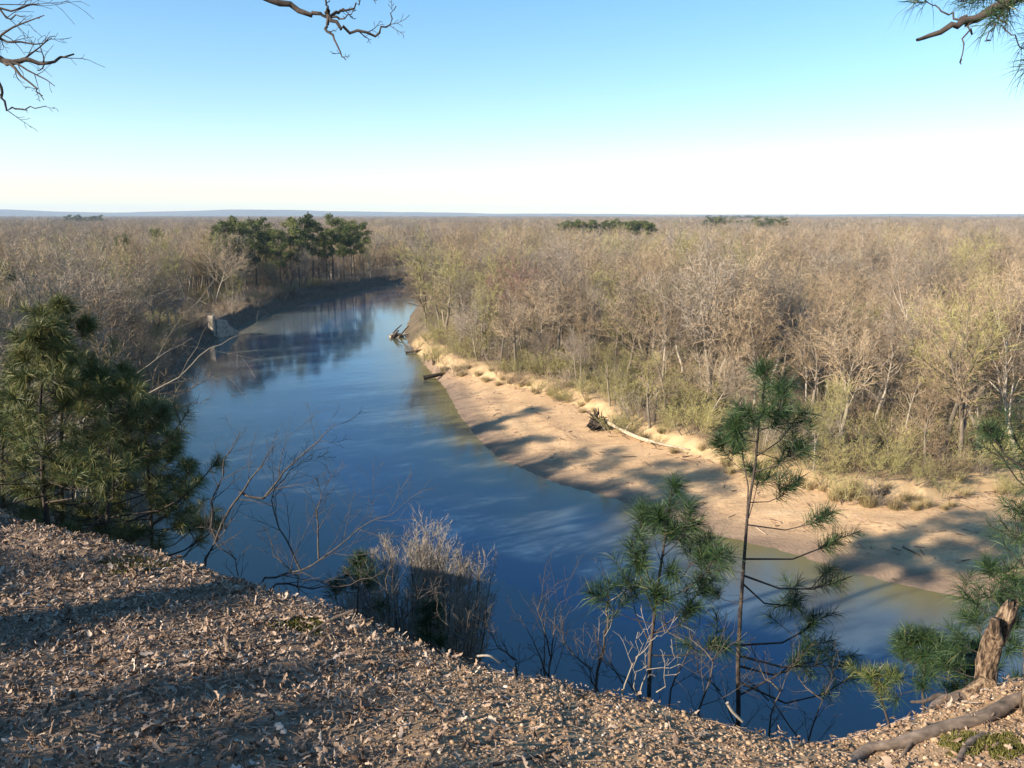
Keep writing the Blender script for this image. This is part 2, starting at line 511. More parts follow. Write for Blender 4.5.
# ------------------------------------------------------------------ ground, sandbar, water
def build_ground():
    az = np.concatenate([np.linspace(-180, -46, 60, endpoint=False), np.linspace(-46, 46, 470, endpoint=False), np.linspace(46, 180, 60, endpoint=False)])
    az = np.radians(az)
    rad = np.concatenate([np.geomspace(.5, 12, 210, endpoint=False), np.geomspace(12, 420, 260, endpoint=False), np.geomspace(420, 15000, 60)])
    na, nr = len(az), len(rad)
    A, Rr = np.meshgrid(az, rad)
    X = (np.sin(A) * Rr).ravel(); Y = (np.cos(A) * Rr).ravel()
    z, k = terrain(X, Y, True)
    V = np.stack([X, Y, z], 1)
    i = np.arange(nr - 1)[:, None] * na; j = np.arange(na)[None]
    a = (i + j); b = i + (j + 1) % na
    Q = np.stack([a, b, b + na, a + na], -1).reshape(-1, 4)
    # centre fan closed by one extra vertex
    V = np.vstack([V, [[0, 0, H(0, 0)]]])
    fan = np.stack([np.full(na, len(V) - 1), (np.arange(na) + 1) % na, np.arange(na)], 1)
    fz = lambda q: np.append(q, False)
    sandm = (k['ins'] | (k['inw'] & k['right'] & (k['dR'] < 25))) & ~k['isb']
    bl = k['isb']
    fs = sandm[Q].sum(1) >= 3
    fb = (bl[Q].sum(1) >= 2) & ~fs
    wet = np.where(k['inw'], 1, np.clip(1.15 - k['dR'] / (2.0 + 6 * fbm(X / 6, Y / 6, 77, 3)), 0, 1))
    wet = np.append(wet, 0)

    def part(name, faces, mats, midx=None, extra=None, wetattr=False):
        used = np.unique(faces); mp = np.full(len(V), -1); mp[used] = np.arange(len(used))
        me = mesh_np(name, V[used], mp[faces], None, True, None, mats, midx)
        if extra is not None:
            at = me.attributes.new('sandy', 'FLOAT', 'POINT'); at.data.foreach_set('value', extra[used].astype(np.float32))
        if wetattr:
            at = me.attributes.new('wet', 'FLOAT', 'POINT'); at.data.foreach_set('value', wet[used].astype(np.float32))
        o = obj(name, me); tag(o, kind='structure')
        return o
    part('sandbar', Q[fs], [M['sand']], wetattr=True)
    fanq = np.stack([fan[:, 0], fan[:, 1], fan[:, 2], fan[:, 2]], 1)
    uu = X - .25 * (Y - 3)
    sandy = np.append(sstep(-1.6, .6, uu + (fbm(X * 1.3, Y * 1.3, 71, 3) - .5) * 1.6) * (1 - sstep(.2, .8, k['d'] * ~k['inb'])), 0)
    part('bluff_ground', Q[fb], [M['soil']], None, sandy)
    rest = Q[~fs & ~fb]
    dwf = k['dw'][rest].mean(1)
    bankm = ~k['right'][rest].all(1) & ((dwf < 7) | k['inw'][rest].any(1)) 
    fringe = np.append(np.where(k['right'] & ~k['inw'], np.clip(1.25 - k['dBk'] / (1.0 + 7 * fbm(X / 5, Y / 5, 61, 3)), 0, 1), 0), 0)
    part('ground', rest, [M['floor'], M['bank']], bankm.astype(int), fringe)
    # water sheet: every cell whose ground lies near or below the water level
    wv = (k['inw'] | (k['dw'] < 4)) & (np.hypot(X, Y) < 900)
    fw = wv[Q].all(1)
    Wq = Q[fw]
    used = np.unique(Wq); mp = np.full(len(V), -1); mp[used] = np.arange(len(used))
    W = V[used].copy(); depth = -W[:, 2]; W[:, 2] = 0
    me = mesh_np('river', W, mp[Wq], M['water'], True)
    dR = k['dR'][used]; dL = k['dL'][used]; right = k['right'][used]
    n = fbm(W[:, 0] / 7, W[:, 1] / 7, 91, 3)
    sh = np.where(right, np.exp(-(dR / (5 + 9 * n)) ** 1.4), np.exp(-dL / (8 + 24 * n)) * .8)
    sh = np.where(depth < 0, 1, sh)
    # muddy shelf off the sandbar; along the left bank, painted olive reflection of trees
    at = me.attributes.new('mud_and_reflection', 'FLOAT', 'POINT'); at.data.foreach_set('value', np.clip(sh, 0, 1).astype(np.float32))
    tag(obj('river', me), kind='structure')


build_ground()


def build_hills():
    # low wooded ridges along the horizon
    for nm, dist, hb, sd in (('hills', 11500, 88, 5), ('hills', 8300, 22, 9)):
        az = np.radians(np.linspace(-60, 60, 400))
        prof = fbm(np.degrees(az) / 9 + 50, az * 0 + 3, sd, 6)
        side = 1 - .55 * sstep(-25, 25, np.degrees(az))
        hh = hb * (.45 + .9 * prof) * (side if sd == 5 else 1 - .3 * side)
        rows = []
        for f, up in ((-.06, -.1), (-.03, .55), (0, 1.0), (.04, .6), (.09, -.1)):
            rr = dist * (1 + f)
            rows.append(np.stack([np.sin(az) * rr, np.cos(az) * rr, hh * up], 1))
        V = np.concatenate(rows); n = len(az)
        i = np.arange(4)[:, None] * n; j = np.arange(n - 1)[None]
        Q = np.stack([i + j, i + j + 1, i + j + 1 + n, i + j + n], -1).reshape(-1, 4)
        tag(obj(nm, mesh_np(nm, V, Q, M['hills'], True)), kind='structure')


build_hills()

# ------------------------------------------------------------------ sun, sky, air
SUN_AZ = math.atan2(-.88, -.47)      # compass angle from +Y towards +X
SUN_EL = R(24)
sd = Vector((math.sin(SUN_AZ) * math.cos(SUN_EL), math.cos(SUN_AZ) * math.cos(SUN_EL), math.sin(SUN_EL)))
sl = bpy.data.lights.new('sun', 'SUN'); sl.energy = 5.0; sl.angle = R(.5); sl.color = (1, .88, .72)
so = bpy.data.objects.new('sun', sl); COL.objects.link(so)
so.rotation_euler = (-sd).to_track_quat('-Z', 'Y').to_euler(); so.location = (-40, -20, 80)

world = bpy.data.worlds.new('World'); scene.world = world; world.use_nodes = True
wn = world.node_tree; bg = wn.nodes['Background']
sky = wn.nodes.new('ShaderNodeTexSky'); sky.sky_type = 'NISHITA'; sky.sun_disc = False
sky.sun_elevation = SUN_EL; sky.sun_rotation = SUN_AZ % (2 * math.pi)
sky.altitude = 0; sky.air_density = 1.0; sky.dust_density = .12; sky.ozone_density = 2.0
gm = wn.nodes.new('ShaderNodeGamma'); gm.inputs['Gamma'].default_value = .78
hs = wn.nodes.new('ShaderNodeHueSaturation'); hs.inputs['Saturation'].default_value = 1.45
wn.links.new(sky.outputs[0], gm.inputs[0]); wn.links.new(gm.outputs[0], hs.inputs['Color'])
wn.links.new(hs.outputs[0], bg.inputs[0]); bg.inputs[1].default_value = .13

scene.view_settings.view_transform = 'Standard'; scene.view_settings.look = 'None'
scene.view_settings.exposure = 1.25; scene.view_settings.gamma = 1
scene.view_settings.use_curve_mapping = False
scene.cycles.max_bounces = 6; scene.cycles.diffuse_bounces = 3; scene.cycles.transparent_max_bounces = 8
scene.cycles.use_denoising = True; scene.cycles.denoiser = 'OPENIMAGEDENOISE'
scene.cycles.sample_clamp_indirect = 4


def build_haze():
    V = [(x, y, z) for x in (-15500, 15500) for y in (-15500, 15500) for z in (-4.5, 200)]
    Fq = [(0, 1, 3, 2), (4, 6, 7, 5), (0, 4, 5, 1), (2, 3, 7, 6), (0, 2, 6, 4), (1, 5, 7, 3)]
    m = bpy.data.materials.new('haze'); m.use_nodes = True
    nt = m.node_tree; nt.nodes.remove(nt.nodes['Principled BSDF'])
    pv = nt.nodes.new('ShaderNodeVolumePrincipled')
    pv.inputs['Color'].default_value = (.62, .78, 1, 1); pv.inputs['Density'].default_value = 6.5e-5
    pv.inputs['Anisotropy'].default_value = 0
    nt.links.new(pv.outputs[0], nt.nodes['Material Output'].inputs['Volume'])
    me = mesh_np('haze', V, Fq, m)
    tag(obj('haze', me), 'thin pale blue air over the whole valley', 'haze', kind='stuff')


build_haze()
# ------------------------------------------------------------------ the woods
def forest_points(r0, r1, cell, seed, slope=False):
    rs = np.random.RandomState(seed)
    xs = np.arange(-r1, r1, cell); ys = np.arange(0, r1, cell)
    X, Y = np.meshgrid(xs, ys); X = X.ravel() + rs.uniform(-.48, .48, X.size) * cell; Y = Y.ravel() + rs.uniform(-.48, .48, Y.size) * cell
    r = np.hypot(X, Y); a = np.degrees(np.arctan2(X, Y))
    m = (r >= r0) & (r < r1) & (np.abs(a) < 44) & (Y > 12)
    X, Y = X[m], Y[m]
    z, k = terrain(X, Y, True)
    ok = ~k['inw'] & ~k['ins'] & ~k['isb'] & np.where(k['right'], (k['dR'] > 3.5) & (k['dBk'] > 1.2), k['dL'] > 3.0)
    # only the floodplain across the water and on the left
    ok &= ~((Y < 45) & (X > -20) & (X < 40) & ~k['right'])
    if slope:   # the left flank of the bluff, beside the frame's left edge
        ok |= ~k['inw'] & ~k['inb'] & (k['d'] > 7) & (np.degrees(np.arctan2(X, Y)) < -29.5) & ~k['right'] & (k['dL'] > 3)
    return X[ok], Y[ok], z[ok], k['right'][ok], k['dBk'][ok], k['dL'][ok]


rs = np.random.RandomState(5)
px, py, pz, pr, pb, pl = forest_points(24, 330, 6.0, 1, True)
clump = fbm(px / 26 + 40, py / 26, 55, 3)
hts = np.clip(rs.normal(15.8, 3.0, len(px)) + (clump - .5) * 16, 6.5, 21.5)
hts = np.where(pr & (pb < 9), hts * rs.uniform(.45, 1.0, len(px)), hts)
hts = np.where(~pr & (pl < 8), hts * rs.uniform(.6, 1.0, len(px)), hts)
az0 = np.degrees(np.arctan2(px, py))
hts = np.where(~pr & (np.hypot(px, py) < 150) & (az0 < -25), np.clip(hts * (1.1 + .35 * sstep(-25, -32, az0)), 12, 19.5 - .8 * np.clip(pz - 3, 0, 20)), hts)
keep = np.ones(len(px), bool)
# openings where the photograph shows low growth round the old concrete
ox, oy = G2(190, 325)
keep &= np.hypot(px - ox, py - oy) > 15
cwx, cwy = G2(209, 331, .3)
keep &= np.hypot(px - cwx, py - cwy) > 10
al = -(px - cwx) * .88 - (py - cwy) * .47; ac = np.abs((px - cwx) * .47 - (py - cwy) * .88)
keep &= ~((al > 0) & (al < 58) & (ac < 12))
px, py, pz, pr, pb, pl, hts, clump = [q[keep] for q in (px, py, pz, pr, pb, pl, hts, clump)]
rr_ = np.hypot(px, py); aa = np.degrees(np.arctan2(px, py))
score = np.where(np.abs(aa) < 33.6, hts / rr_, 0)
score = np.where(~pr & (pl > 40), score * .8, score)
order = np.argsort(-score)
NSPEC = 8
top = order[:300 - NSPEC]
rest = order[300 - NSPEC:]

tone_of = {'tan': 0, 'grey': 1, 'olive': 2, 'red': 3}
by_tone = {}
for i, v in enumerate(VARIANTS):
    by_tone.setdefault(v[2], []).append(i)
TONE_WORD = {'tan': 'tan', 'grey': 'grey-brown', 'olive': 'olive-green budding', 'red': 'reddish budding'}


def copy_children(src, dst):
    for ch in list(src.children):
        c = ch.copy(); COL.objects.link(c); c.parent = dst


tree_proto = {}


def place_tree(vi, x, y, z, h, rz, label, group, fat=1.0):
    tm, cm, tone, tk = VARIANTS[vi]
    t = thing('bare_tree', label, 'tree', (x, y, z), group, rz)
    s = h / 16
    t.scale = (s * fat, s * fat, s)
    if vi not in tree_proto:
        obj('trunk', tm, t); obj('crown', cm, t); tree_proto[vi] = t
    else:
        copy_children(tree_proto[vi], t)
    return t


def pick_tone(q, rnd, right, b):
    if right and b < 10:
        return 'olive' if rnd < .34 else ('tan' if rnd < .75 else 'grey')
    if not right:
        return 'grey' if rnd < .5 else ('tan' if rnd < .93 else 'olive')
    if q > .54:
        return 'grey' if rnd < .62 else ('olive' if rnd < .68 else 'tan')
    return 'tan' if rnd < .68 else ('grey' if rnd < .91 else 'olive')


RX, RY = G2(520, 335, 4)
for i in top:
    rnd = rs.rand()
    tone = pick_tone(clump[i], rnd, pr[i], pb[i])
    if pr[i] and math.hypot(px[i] - RX, py[i] - RY) < 9:
        tone = 'red'
    vi = by_tone[tone][rs.randint(len(by_tone[tone]))]
    pale = VARIANTS[vi][3] == 'bark_pale'
    trunk = 'pale' if pale else 'grey'
    size = 'short' if hts[i] < 11 else 'tall'
    if pr[i] and pb[i] < 9:
        lab = f"{size} {TONE_WORD[tone]} {trunk}-trunked leafless tree along the wood edge behind the sandbar"
        grp = 'trees at the edge of the sandbar'
    elif pr[i]:
        lab = f"{size} {TONE_WORD[tone]} {trunk}-trunked leafless tree inside the wood across the river"
        grp = 'bare trees of the wood across the river'
    elif pl[i] < 8:
        lab = f"{size} {TONE_WORD[tone]} {trunk}-trunked leafless tree on the shaded left river bank"
        grp = 'bare trees along the left bank'
    else:
        lab = f"{size} {TONE_WORD[tone]} {trunk}-trunked leafless tree in the wood behind the left bank"
        grp = 'bare trees of the wood on the left'
    place_tree(vi, px[i], py[i], pz[i], hts[i], rs.rand() * 6.28, lab, grp, rs.uniform(.75, 1.3))

# trees one can single out by their pale trunks
SYC = bare_tree(60, 19, M['bark_pale'], M['twig_tan'], n=[13, 9, 12], rr=[.62, .6, .5], t0=[.3, .2, .1], ang=[46, 46, 50], ratio=[.62, .46, .55], bole=.66)[0]
SYC2 = bare_tree(61, 17, M['bark_pale'], M['twig_olive'], n=[10, 9, 11], rr=[.62, .6, .5], t0=[.35, .2, .1], ang=[38, 46, 50], wan=[.1, .16, .2, .2], ratio=[.55, .46, .55], bole=.7)[0]
special = [
    (G2(958, 470, 2.5), 17.5, SYC, 'tall white-trunked sycamore rising from yellow-green bushes at the wood edge right of the pines'),
    (G2(1018, 462, 3), 18.5, SYC, 'thick forking pale tree at the far right edge of the wood'),
    (G2(650, 425, 3), 12, SYC2, 'thin whitish forked tree just right of the dark root wad on the sandbar'),
    (G2(610, 405, 3), 11, SYC2, 'pale slender tree with bent limbs behind the dark root wad'),
    (G2(835, 400, 3), 16, SYC, 'broad pale spreading tree behind the tall pine sapling'),
    (G2(700, 378, 3), 17, SYC, 'straight pale-trunked tree standing in the dark gap of the wood'),
    (G2(478, 350, 3), 15, SYC2, 'pale multi-limbed tree near the narrow upstream end of the sandbar'),
    (G2(920, 420, 3), 19, SYC, 'tall pale tree with bright upper limbs behind the white-trunked sycamore'),
]
for (x, y), h, (tm, cm), lab in special:
    t = thing('bare_tree', lab, 'tree', (x, y, H(x, y)), 'pale trees of the wood', random.Random(lab).random() * 6.28)
    s = h / 17; t.scale = (s, s, s)
    obj('trunk', tm, t); obj('crown', cm, t)


# the rest of the wood, to the horizon, as one object
def scatter_nodes(o, src):
    ng = bpy.data.node_groups.new('scatter', 'GeometryNodeTree')
    ng.interface.new_socket('Geometry', in_out='INPUT', socket_type='NodeSocketGeometry')
    ng.interface.new_socket('Geometry', in_out='OUTPUT', socket_type='NodeSocketGeometry')
    N = ng.nodes; L = ng.links
    gi = N.new('NodeGroupInput'); go = N.new('NodeGroupOutput'); j = N.new('GeometryNodeJoinGeometry')

    def named(nm, ty):
        a = N.new('GeometryNodeInputNamedAttribute'); a.data_type = ty; a.inputs[0].default_value = nm
        return a.outputs[0]
    pick, turn, size = named('pick', 'INT'), named('turn', 'FLOAT_VECTOR'), named('size', 'FLOAT_VECTOR')
    for kk, tm, cm in src:
        so_ = bpy.data.objects.new('tree', merged(tm, cm, 'tree'))
        oi = N.new('GeometryNodeObjectInfo'); oi.inputs[0].default_value = so_; oi.inputs['As Instance'].default_value = False
        cmpn = N.new('FunctionNodeCompare'); cmpn.data_type = 'INT'; cmpn.operation = 'EQUAL'
        L.new(pick, cmpn.inputs[2]); cmpn.inputs[3].default_value = kk
        ip = N.new('GeometryNodeInstanceOnPoints')
        L.new(gi.outputs[0], ip.inputs['Points']); L.new(cmpn.outputs[0], ip.inputs['Selection'])
        L.new(oi.outputs['Geometry'], ip.inputs['Instance'])
        er = N.new('FunctionNodeEulerToRotation'); L.new(turn, er.inputs[0])
        L.new(er.outputs[0], ip.inputs['Rotation']); L.new(size, ip.inputs['Scale'])
        L.new(ip.outputs[0], j.inputs[0])
    L.new(j.outputs[0], go.inputs[0])
    md = o.modifiers.new('scatter', 'NODES'); md.node_group = ng


def build_forest():
    P = [(px[rest], py[rest], pz[rest], hts[rest] / 16, np.ones(len(rest)), clump[rest])]
    for r0, r1, cell, sd, wide in ((330, 800, 6.8, 2, 1.05), (800, 2400, 13.5, 3, 1.75), (2400, 9500, 40, 4, 4.2)):
        x, y, z, *_ = forest_points(r0, r1, cell, sd)
        n = len(x); c = fbm(x / 60, y / 60, 66, 4)
        s = np.clip(np.random.RandomState(sd).normal(.95, .13, n) + (c - .5) * .8, .5, 1.25)
        P.append((x, y, z, s, np.full(n, wide), c))
    x, y, z, s, w, c = [np.concatenate(q) for q in zip(*P)]
    n = len(x); q = np.random.RandomState(8)
    near = np.hypot(x, y) < 330
    kind = np.where(near, np.where(q.rand(n) < .12, 5, q.randint(0, 5, n)), 10 + np.where(q.rand(n) < .75, np.where(c > .52, 2 + 3 * q.randint(0, 2, n), q.randint(0, 2, n)), q.randint(0, 6, n)))
    me = bpy.data.meshes.new('forest')
    me.vertices.add(n); me.vertices.foreach_set('co', np.stack([x, y, z], 1).astype(np.float32).ravel())
    a = me.attributes.new('pick', 'INT', 'POINT'); a.data.foreach_set('value', kind.astype(np.int32))
    a = me.attributes.new('turn', 'FLOAT_VECTOR', 'POINT')
    a.data.foreach_set('vector', np.stack([np.zeros(n), np.zeros(n), q.rand(n) * 6.28], 1).astype(np.float32).ravel())
    a = me.attributes.new('size', 'FLOAT_VECTOR', 'POINT')
    a.data.foreach_set('vector', np.stack([s * w, s * w, s], 1).astype(np.float32).ravel())
    o = obj('forest', me)
    tag(o, 'leafless brown wood stretching away to the horizon', 'forest', kind='stuff')
    scatter_nodes(o, [(i, VARIANTS[i][0], VARIANTS[i][1]) for i in range(8)] + [(10 + i, FARV[i][0], FARV[i][1]) for i in range(6)])
    print('forest points', n)


build_forest()


# ------------------------------------------------------------------ pines far away
def far_pine(seed, dense=1.0):
    rng = random.Random(seed); q = np.random.RandomState(seed)
    g = Geo(); h = 20
    pts = [Vector((0, 0, -.3)), Vector((rng.gauss(0, .2), rng.gauss(0, .2), h * .35)), Vector((rng.gauss(0, .3), rng.gauss(0, .3), h * .7)), Vector((rng.gauss(0, .3), rng.gauss(0, .3), h * .97))]
    g.tube(pts, [.26, .2, .14, .05], 6)
    C = []
    for k in range(26):
        t = rng.uniform(.45, 1.0); a = rng.random() * 6.28
        reach = 3.6 * math.sin(math.pi * min(1, max(.12, (1.04 - t) / .62))) ** .7 * rng.uniform(.6, 1.1)
        b = Vector((0, 0, h * t - .5)); e = Vector((math.cos(a) * reach, math.sin(a) * reach, h * t + rng.uniform(-.2, .9)))
        g.tube([b, e], [.07, .03], 3)
        for m in range(3):
            C.append((e * (1 - m * .22) + b * (m * .22), rng.uniform(.75, 1.3)))
    C = np.array([(c.x, c.y, c.z, r) for c, r in C])
    n = int(70 * dense)
    cc = np.repeat(C, n, 0); d = q.normal(size=(len(cc), 3)); d /= np.linalg.norm(d, axis=1)[:, None]
    p = cc[:, :3] + d * (cc[:, 3] * q.rand(len(cc)) ** .4)[:, None] * np.array([1, 1, .62])
    u = q.normal(size=p.shape); u /= np.linalg.norm(u, axis=1)[:, None]
    w = np.cross(u, d); w /= (np.linalg.norm(w, axis=1)[:, None] + 1e-6)
    L = q.uniform(.22, .45, len(p))[:, None]
    V = np.stack([p - w * L * .35, p + w * L * .35, p + (u * .5 + d * .8) * L * 1.2], 1).reshape(-1, 3)
    T = np.arange(len(V)).reshape(-1, 3)
    return g.mesh('pine_trunk', M['bark_branch']), mesh_np('pine_crown', V, T, M['needle_far'])


PINES = [far_pine(300 + k) for k in range(4)]


def place_pine(k, x, y, h, label, group, wide=1.0):
    t = thing('pine_tree', label, 'pine tree', (x, y, H(x, y)), group, random.Random(int(x * 7 + y)).random() * 6.28)
    s = h / 20; t.scale = (s * wide, s * wide, s)
    obj('trunk', PINES[k][0], t); obj('crown', PINES[k][1], t)


def at(pxx, y):
    return (pxx - 512) / F * y / cp


grove = [(218, 245, 20.5), (237, 238, 23), (247, 262, 22.5), (262, 250, 24), (274, 268, 23.5), (288, 248, 22), (298, 262, 24), (312, 272, 22.5), (325, 258, 23.5), (338, 266, 24),
         (349, 262, 23), (360, 275, 22), (232, 268, 21), (281, 276, 21), (345, 282, 23), (305, 240, 20), (226, 252, 21.5), (252, 242, 21), (270, 284, 24), (318, 284, 23.5), (332, 252, 22), (356, 270, 22.5), (368, 280, 20.5)]
for i, (p, y, h) in enumerate(grove):
    while True:
        _, kd = terrain(at(p, y), y, True)
        if not kd['inw'][0] and kd['dL'][0] > 7: break
        y += 4
    lab = 'green pine tree in the dense grove standing above the left river bank'
    if i == 0: lab = 'shorter rounded pine at the left end of the grove above the left bank'
    if i == 11: lab = 'dark pine at the right end of the grove nearest the river bend'
    place_pine(i % 4, at(p, y), y, h * (.9 + .16 * ((i * 7) % 5) / 4), lab, 'pine grove above the left bank', .92)
for i, (p, y, h, lab) in enumerate([(452, 300, 17.5, 'lone round green pine poking out of the bare wood beyond the river bend'),
                                   (170, 300, 19, 'dark pine alone in the bare wood left of the grove'), (178, 260, 15, 'lower dark pine beside the lone pine left of the grove'),
                                   (136, 310, 17, 'small dark pine far back in the wood on the left'), (40, 120, 13.5, 'dark green pine half hidden among the bare trees at the left edge'),
                                   (12, 105, 18.5, 'olive-topped pine at the very left edge of the wood')]):
    place_pine(i % 4, at(p, y), y, h, lab, 'single pines among the bare trees')
q = random.Random(12)
for k in range(40):
    y = 545 + q.uniform(-18, 18); x = at(560 + k * 2.2, y)
    place_pine(k % 4, x, y, q.uniform(17.5, 21.5), 'dark pine in the long green patch in the middle distance of the wood', 'pine patch in the middle distance', 1.3)
for cx, wpx, y, n, where in ((735, 60, 1100, 14, 'small dark patch right of the long green patch'), (705, 16, 900, 5, 'short patch between the two larger green patches'), (760, 24, 800, 7, 'low patch near the right of the middle distance'),
                             (102, 34, 1500, 10, 'thin dark line far away on the left'), (735, 70, 3000, 20, 'farthest dark line below the hills')):
    for k in range(n):
        yy = y * q.uniform(.98, 1.02); x = at(cx + (k / (n - 1) - .5) * wpx, yy)
        place_pine(k % 4, x, yy, q.uniform(15.5, 22) * (1.15 if y > 1200 else 1), 'tiny far pine in the ' + where, 'far pines', 1.5 if y < 2000 else 3)


# ------------------------------------------------------------------ bushes along the bank
BP = dict(max=2, seg=[5, 4, 2], wan=[.12, .2, .2], up=[.05, .06, .0], tip=[.2, .2, 0], n=[10, 8], t0=[.15, .1], ang=[34, 42], ratio=[.48, .42], shape=[.4, .3], rr=[.5, .5], sides=[3, 1, 1], minw=.012)


def bush(seed, h, w, mat, stems=14, **kw):
    rng = random.Random(seed); P = dict(BP); P.update(kw); out = []
    for k in range(stems):
        a = rng.random() * 6.28; r = rng.random() ** .5
        base = Vector((math.cos(a) * r * w * .25, math.sin(a) * r * w * .25, -.15))
        d = Vector((math.cos(a) * r * w / h * .7, math.sin(a) * r * w / h * .7, 1)).normalized()
        grow(rng, base, d, h * rng.uniform(.6, 1.0), h * .009, 0, P, out)
    return branches_to_meshes(out, P, rng, 1, M['bark_grey'], mat, 'bush')


BUSH = [bush(70, 4, 4.5, M['twig_olive']), bush(71, 4, 4, M['twig_olive']), bush(72, 4, 5, M['twig_tan']), bush(73, 4, 4, M['twig_grey'])]
q = random.Random(31)
bl = [Vector((x, y)) for x, y in BACK]
nb = 0
for i in range(len(bl) - 3):
    L = (bl[i + 1] - bl[i]).length
    for k in range(max(1, int(L / .95))):
        p = bl[i].lerp(bl[i + 1], q.random()); dirn = (bl[i + 1] - bl[i]).normalized(); nrm = Vector((-dirn.y, dirn.x))
        if nrm.dot(p.normalized()) < 0: nrm = -nrm
        off = q.uniform(-1.7, 6.0); p = p + nrm * off
        if math.degrees(math.atan2(p.x, p.y)) > 38: continue
        kk = q.choice([0, 0, 0, 1, 1, 1, 2, 3]); h = q.uniform(1.3, 4.8) * (1.15 if off > 3 else .75)
        word = ['olive-green', 'olive-green', 'tan', 'grey'][kk]
        t = thing('bush', f"{'low' if h < 2.6 else 'tall'} {word} twiggy bush at the back of the sandbar below the wood", 'bush', (p.x, p.y, H(p.x, p.y)), 'bushes behind the sandbar', q.random() * 6.28)
        s = h / 4; t.scale = (s * 1.1, s * 1.1, s)
        obj('stem', BUSH[kk][0], t); obj('foliage', BUSH[kk][1], t); nb += 1
# left bank growth
ll = [Vector((x, y)) for x, y in LEFT]
for i in range(2, 14):
    L = (ll[i + 1] - ll[i]).length
    for k in range(max(1, int(L / 3.2))):
        p = ll[i].lerp(ll[i + 1], q.random()); dirn = (ll[i + 1] - ll[i]).normalized(); nrm = Vector((-dirn.y, dirn.x))
        if float(terrain(p.x + nrm.x * 3, p.y + nrm.y * 3)[0]) < 0: nrm = -nrm
        p = p + nrm * q.uniform(1.2, 6)
        if p.length < 55: continue
        if math.hypot(p.x - G2(213, 333)[0], p.y - G2(213, 333)[1]) < 8: continue
        kk = q.choice([2, 3, 3]); h = q.uniform(2, 4.5)
        t = thing('bush', f"{'low' if h < 3 else 'tall'} {['', '', 'tan', 'grey'][kk]} twiggy bush on the shaded left river bank", 'bush', (p.x, p.y, H(p.x, p.y)), 'bushes on the left bank', q.random() * 6.28)
        s = h / 4; t.scale = (s * 1.2, s * 1.2, s)
        obj('stem', BUSH[kk][0], t); obj('foliage', BUSH[kk][1], t); nb += 1
# pale low growth round the concrete
for k in range(26):
    x = ox + q.uniform(-16, 12); y = oy + q.uniform(-12, 14)
    zz, kd = terrain(x, y, True)
    if kd['inw'][0] or kd['dL'][0] < 2.5 or (math.hypot(x - cwx, y - cwy) < 14 and abs((x - cwx) * .47 - (y - cwy) * .88) < 3.5): continue
    h = q.uniform(1.6, 3.4)
    t = thing('bush', 'pale pinkish-tan bush in the clearing beside the old concrete wall', 'bush', (x, y, float(zz[0])), 'bushes round the concrete wall', q.random() * 6.28)
    s = h / 4; t.scale = (s * 1.5, s * 1.5, s)
    obj('stem', BUSH[2][0], t); obj('foliage', BUSH[2][1], t)


def grass_tuft(seed):
    qq = np.random.RandomState(seed); n = 170
    a = qq.rand(n) * 6.28; r = qq.rand(n) ** .6 * .55
    b = np.stack([np.cos(a) * r, np.sin(a) * r, np.full(n, -.05)], 1)
    t = b + np.stack([np.cos(a) * r * .9 + qq.normal(0, .22, n), np.sin(a) * r * .9 + qq.normal(0, .22, n), qq.uniform(.5, 1.25, n)], 1)
    w = np.stack([-np.sin(a), np.cos(a), a * 0], 1) * .022
    V = np.stack([b - w, b + w, t], 1).reshape(-1, 3)
    return mesh_np('grass_tuft', V, np.arange(n * 3).reshape(-1, 3), M['grass'])


GT = [grass_tuft(k) for k in range(3)]
for k in range(70):
    i = q.choice([9, 9, 10, 10, 11, 8, 7, 6, 5, 4, 3, 2]); p = bl[i].lerp(bl[i + 1], q.random())
    x = p.x + q.uniform(-1.2, 1.2); y = p.y + q.uniform(-2.2, 1.2)
    o = obj('grass_tuft', GT[k % 3], None, (x, y, H(x, y))); s = q.uniform(.6, 1.2); o.scale = (s, s, s); o.rotation_euler = (0, 0, q.random() * 6.28)
    tag(o, 'straw-coloured tuft of dry grass on the sandy bank behind the sandbar', 'grass tuft', 'dry grass tufts')
print('bushes', nb)


def scatter(name, label, cat, X, Y, Z, src, smin, smax, seed):
    """one uncountable mass of low growth"""
    n = len(X); qq = np.random.RandomState(seed)
    kind = qq.randint(0, len(src), n)
    me = bpy.data.meshes.new(name); me.vertices.add(n)
    me.vertices.foreach_set('co', np.stack([X, Y, Z], 1).astype(np.float32).ravel())
    me.attributes.new('pick', 'INT', 'POINT').data.foreach_set('value', kind.astype(np.int32))
    me.attributes.new('turn', 'FLOAT_VECTOR', 'POINT').data.foreach_set('vector', np.stack([np.zeros(n), np.zeros(n), qq.rand(n) * 6.28], 1).astype(np.float32).ravel())
    s = qq.uniform(smin, smax, n)
    me.attributes.new('size', 'FLOAT_VECTOR', 'POINT').data.foreach_set('vector', np.stack([s * 1.15, s * 1.15, s], 1).astype(np.float32).ravel())
    o = obj(name, me); tag(o, label, cat, kind='stuff')
    scatter_nodes(o, [(k, a, b) for k, (a, b) in enumerate(src)])
    return o


ux, uy, uz, ur, ub, ul = forest_points(25, 300, 3.9, 91)
m = ((ub < 24) | ~ur | (np.random.RandomState(4).rand(len(ux)) < .4)) & (np.hypot(ux - ox, uy - oy) > 13) & (np.hypot(ux - cwx, uy - cwy) > 9) & ~((-(ux - cwx) * .88 - (uy - cwy) * .47 > 0) & (np.abs((ux - cwx) * .47 - (uy - cwy) * .88) < 3) & (np.hypot(ux - cwx, uy - cwy) < 20))
scatter('undergrowth', 'brown and olive leafless undergrowth between the trees of the wood', 'undergrowth', ux[m], uy[m], uz[m], [BUSH[0], BUSH[2], BUSH[3], BUSH[1]], .4, 1.3, 17)
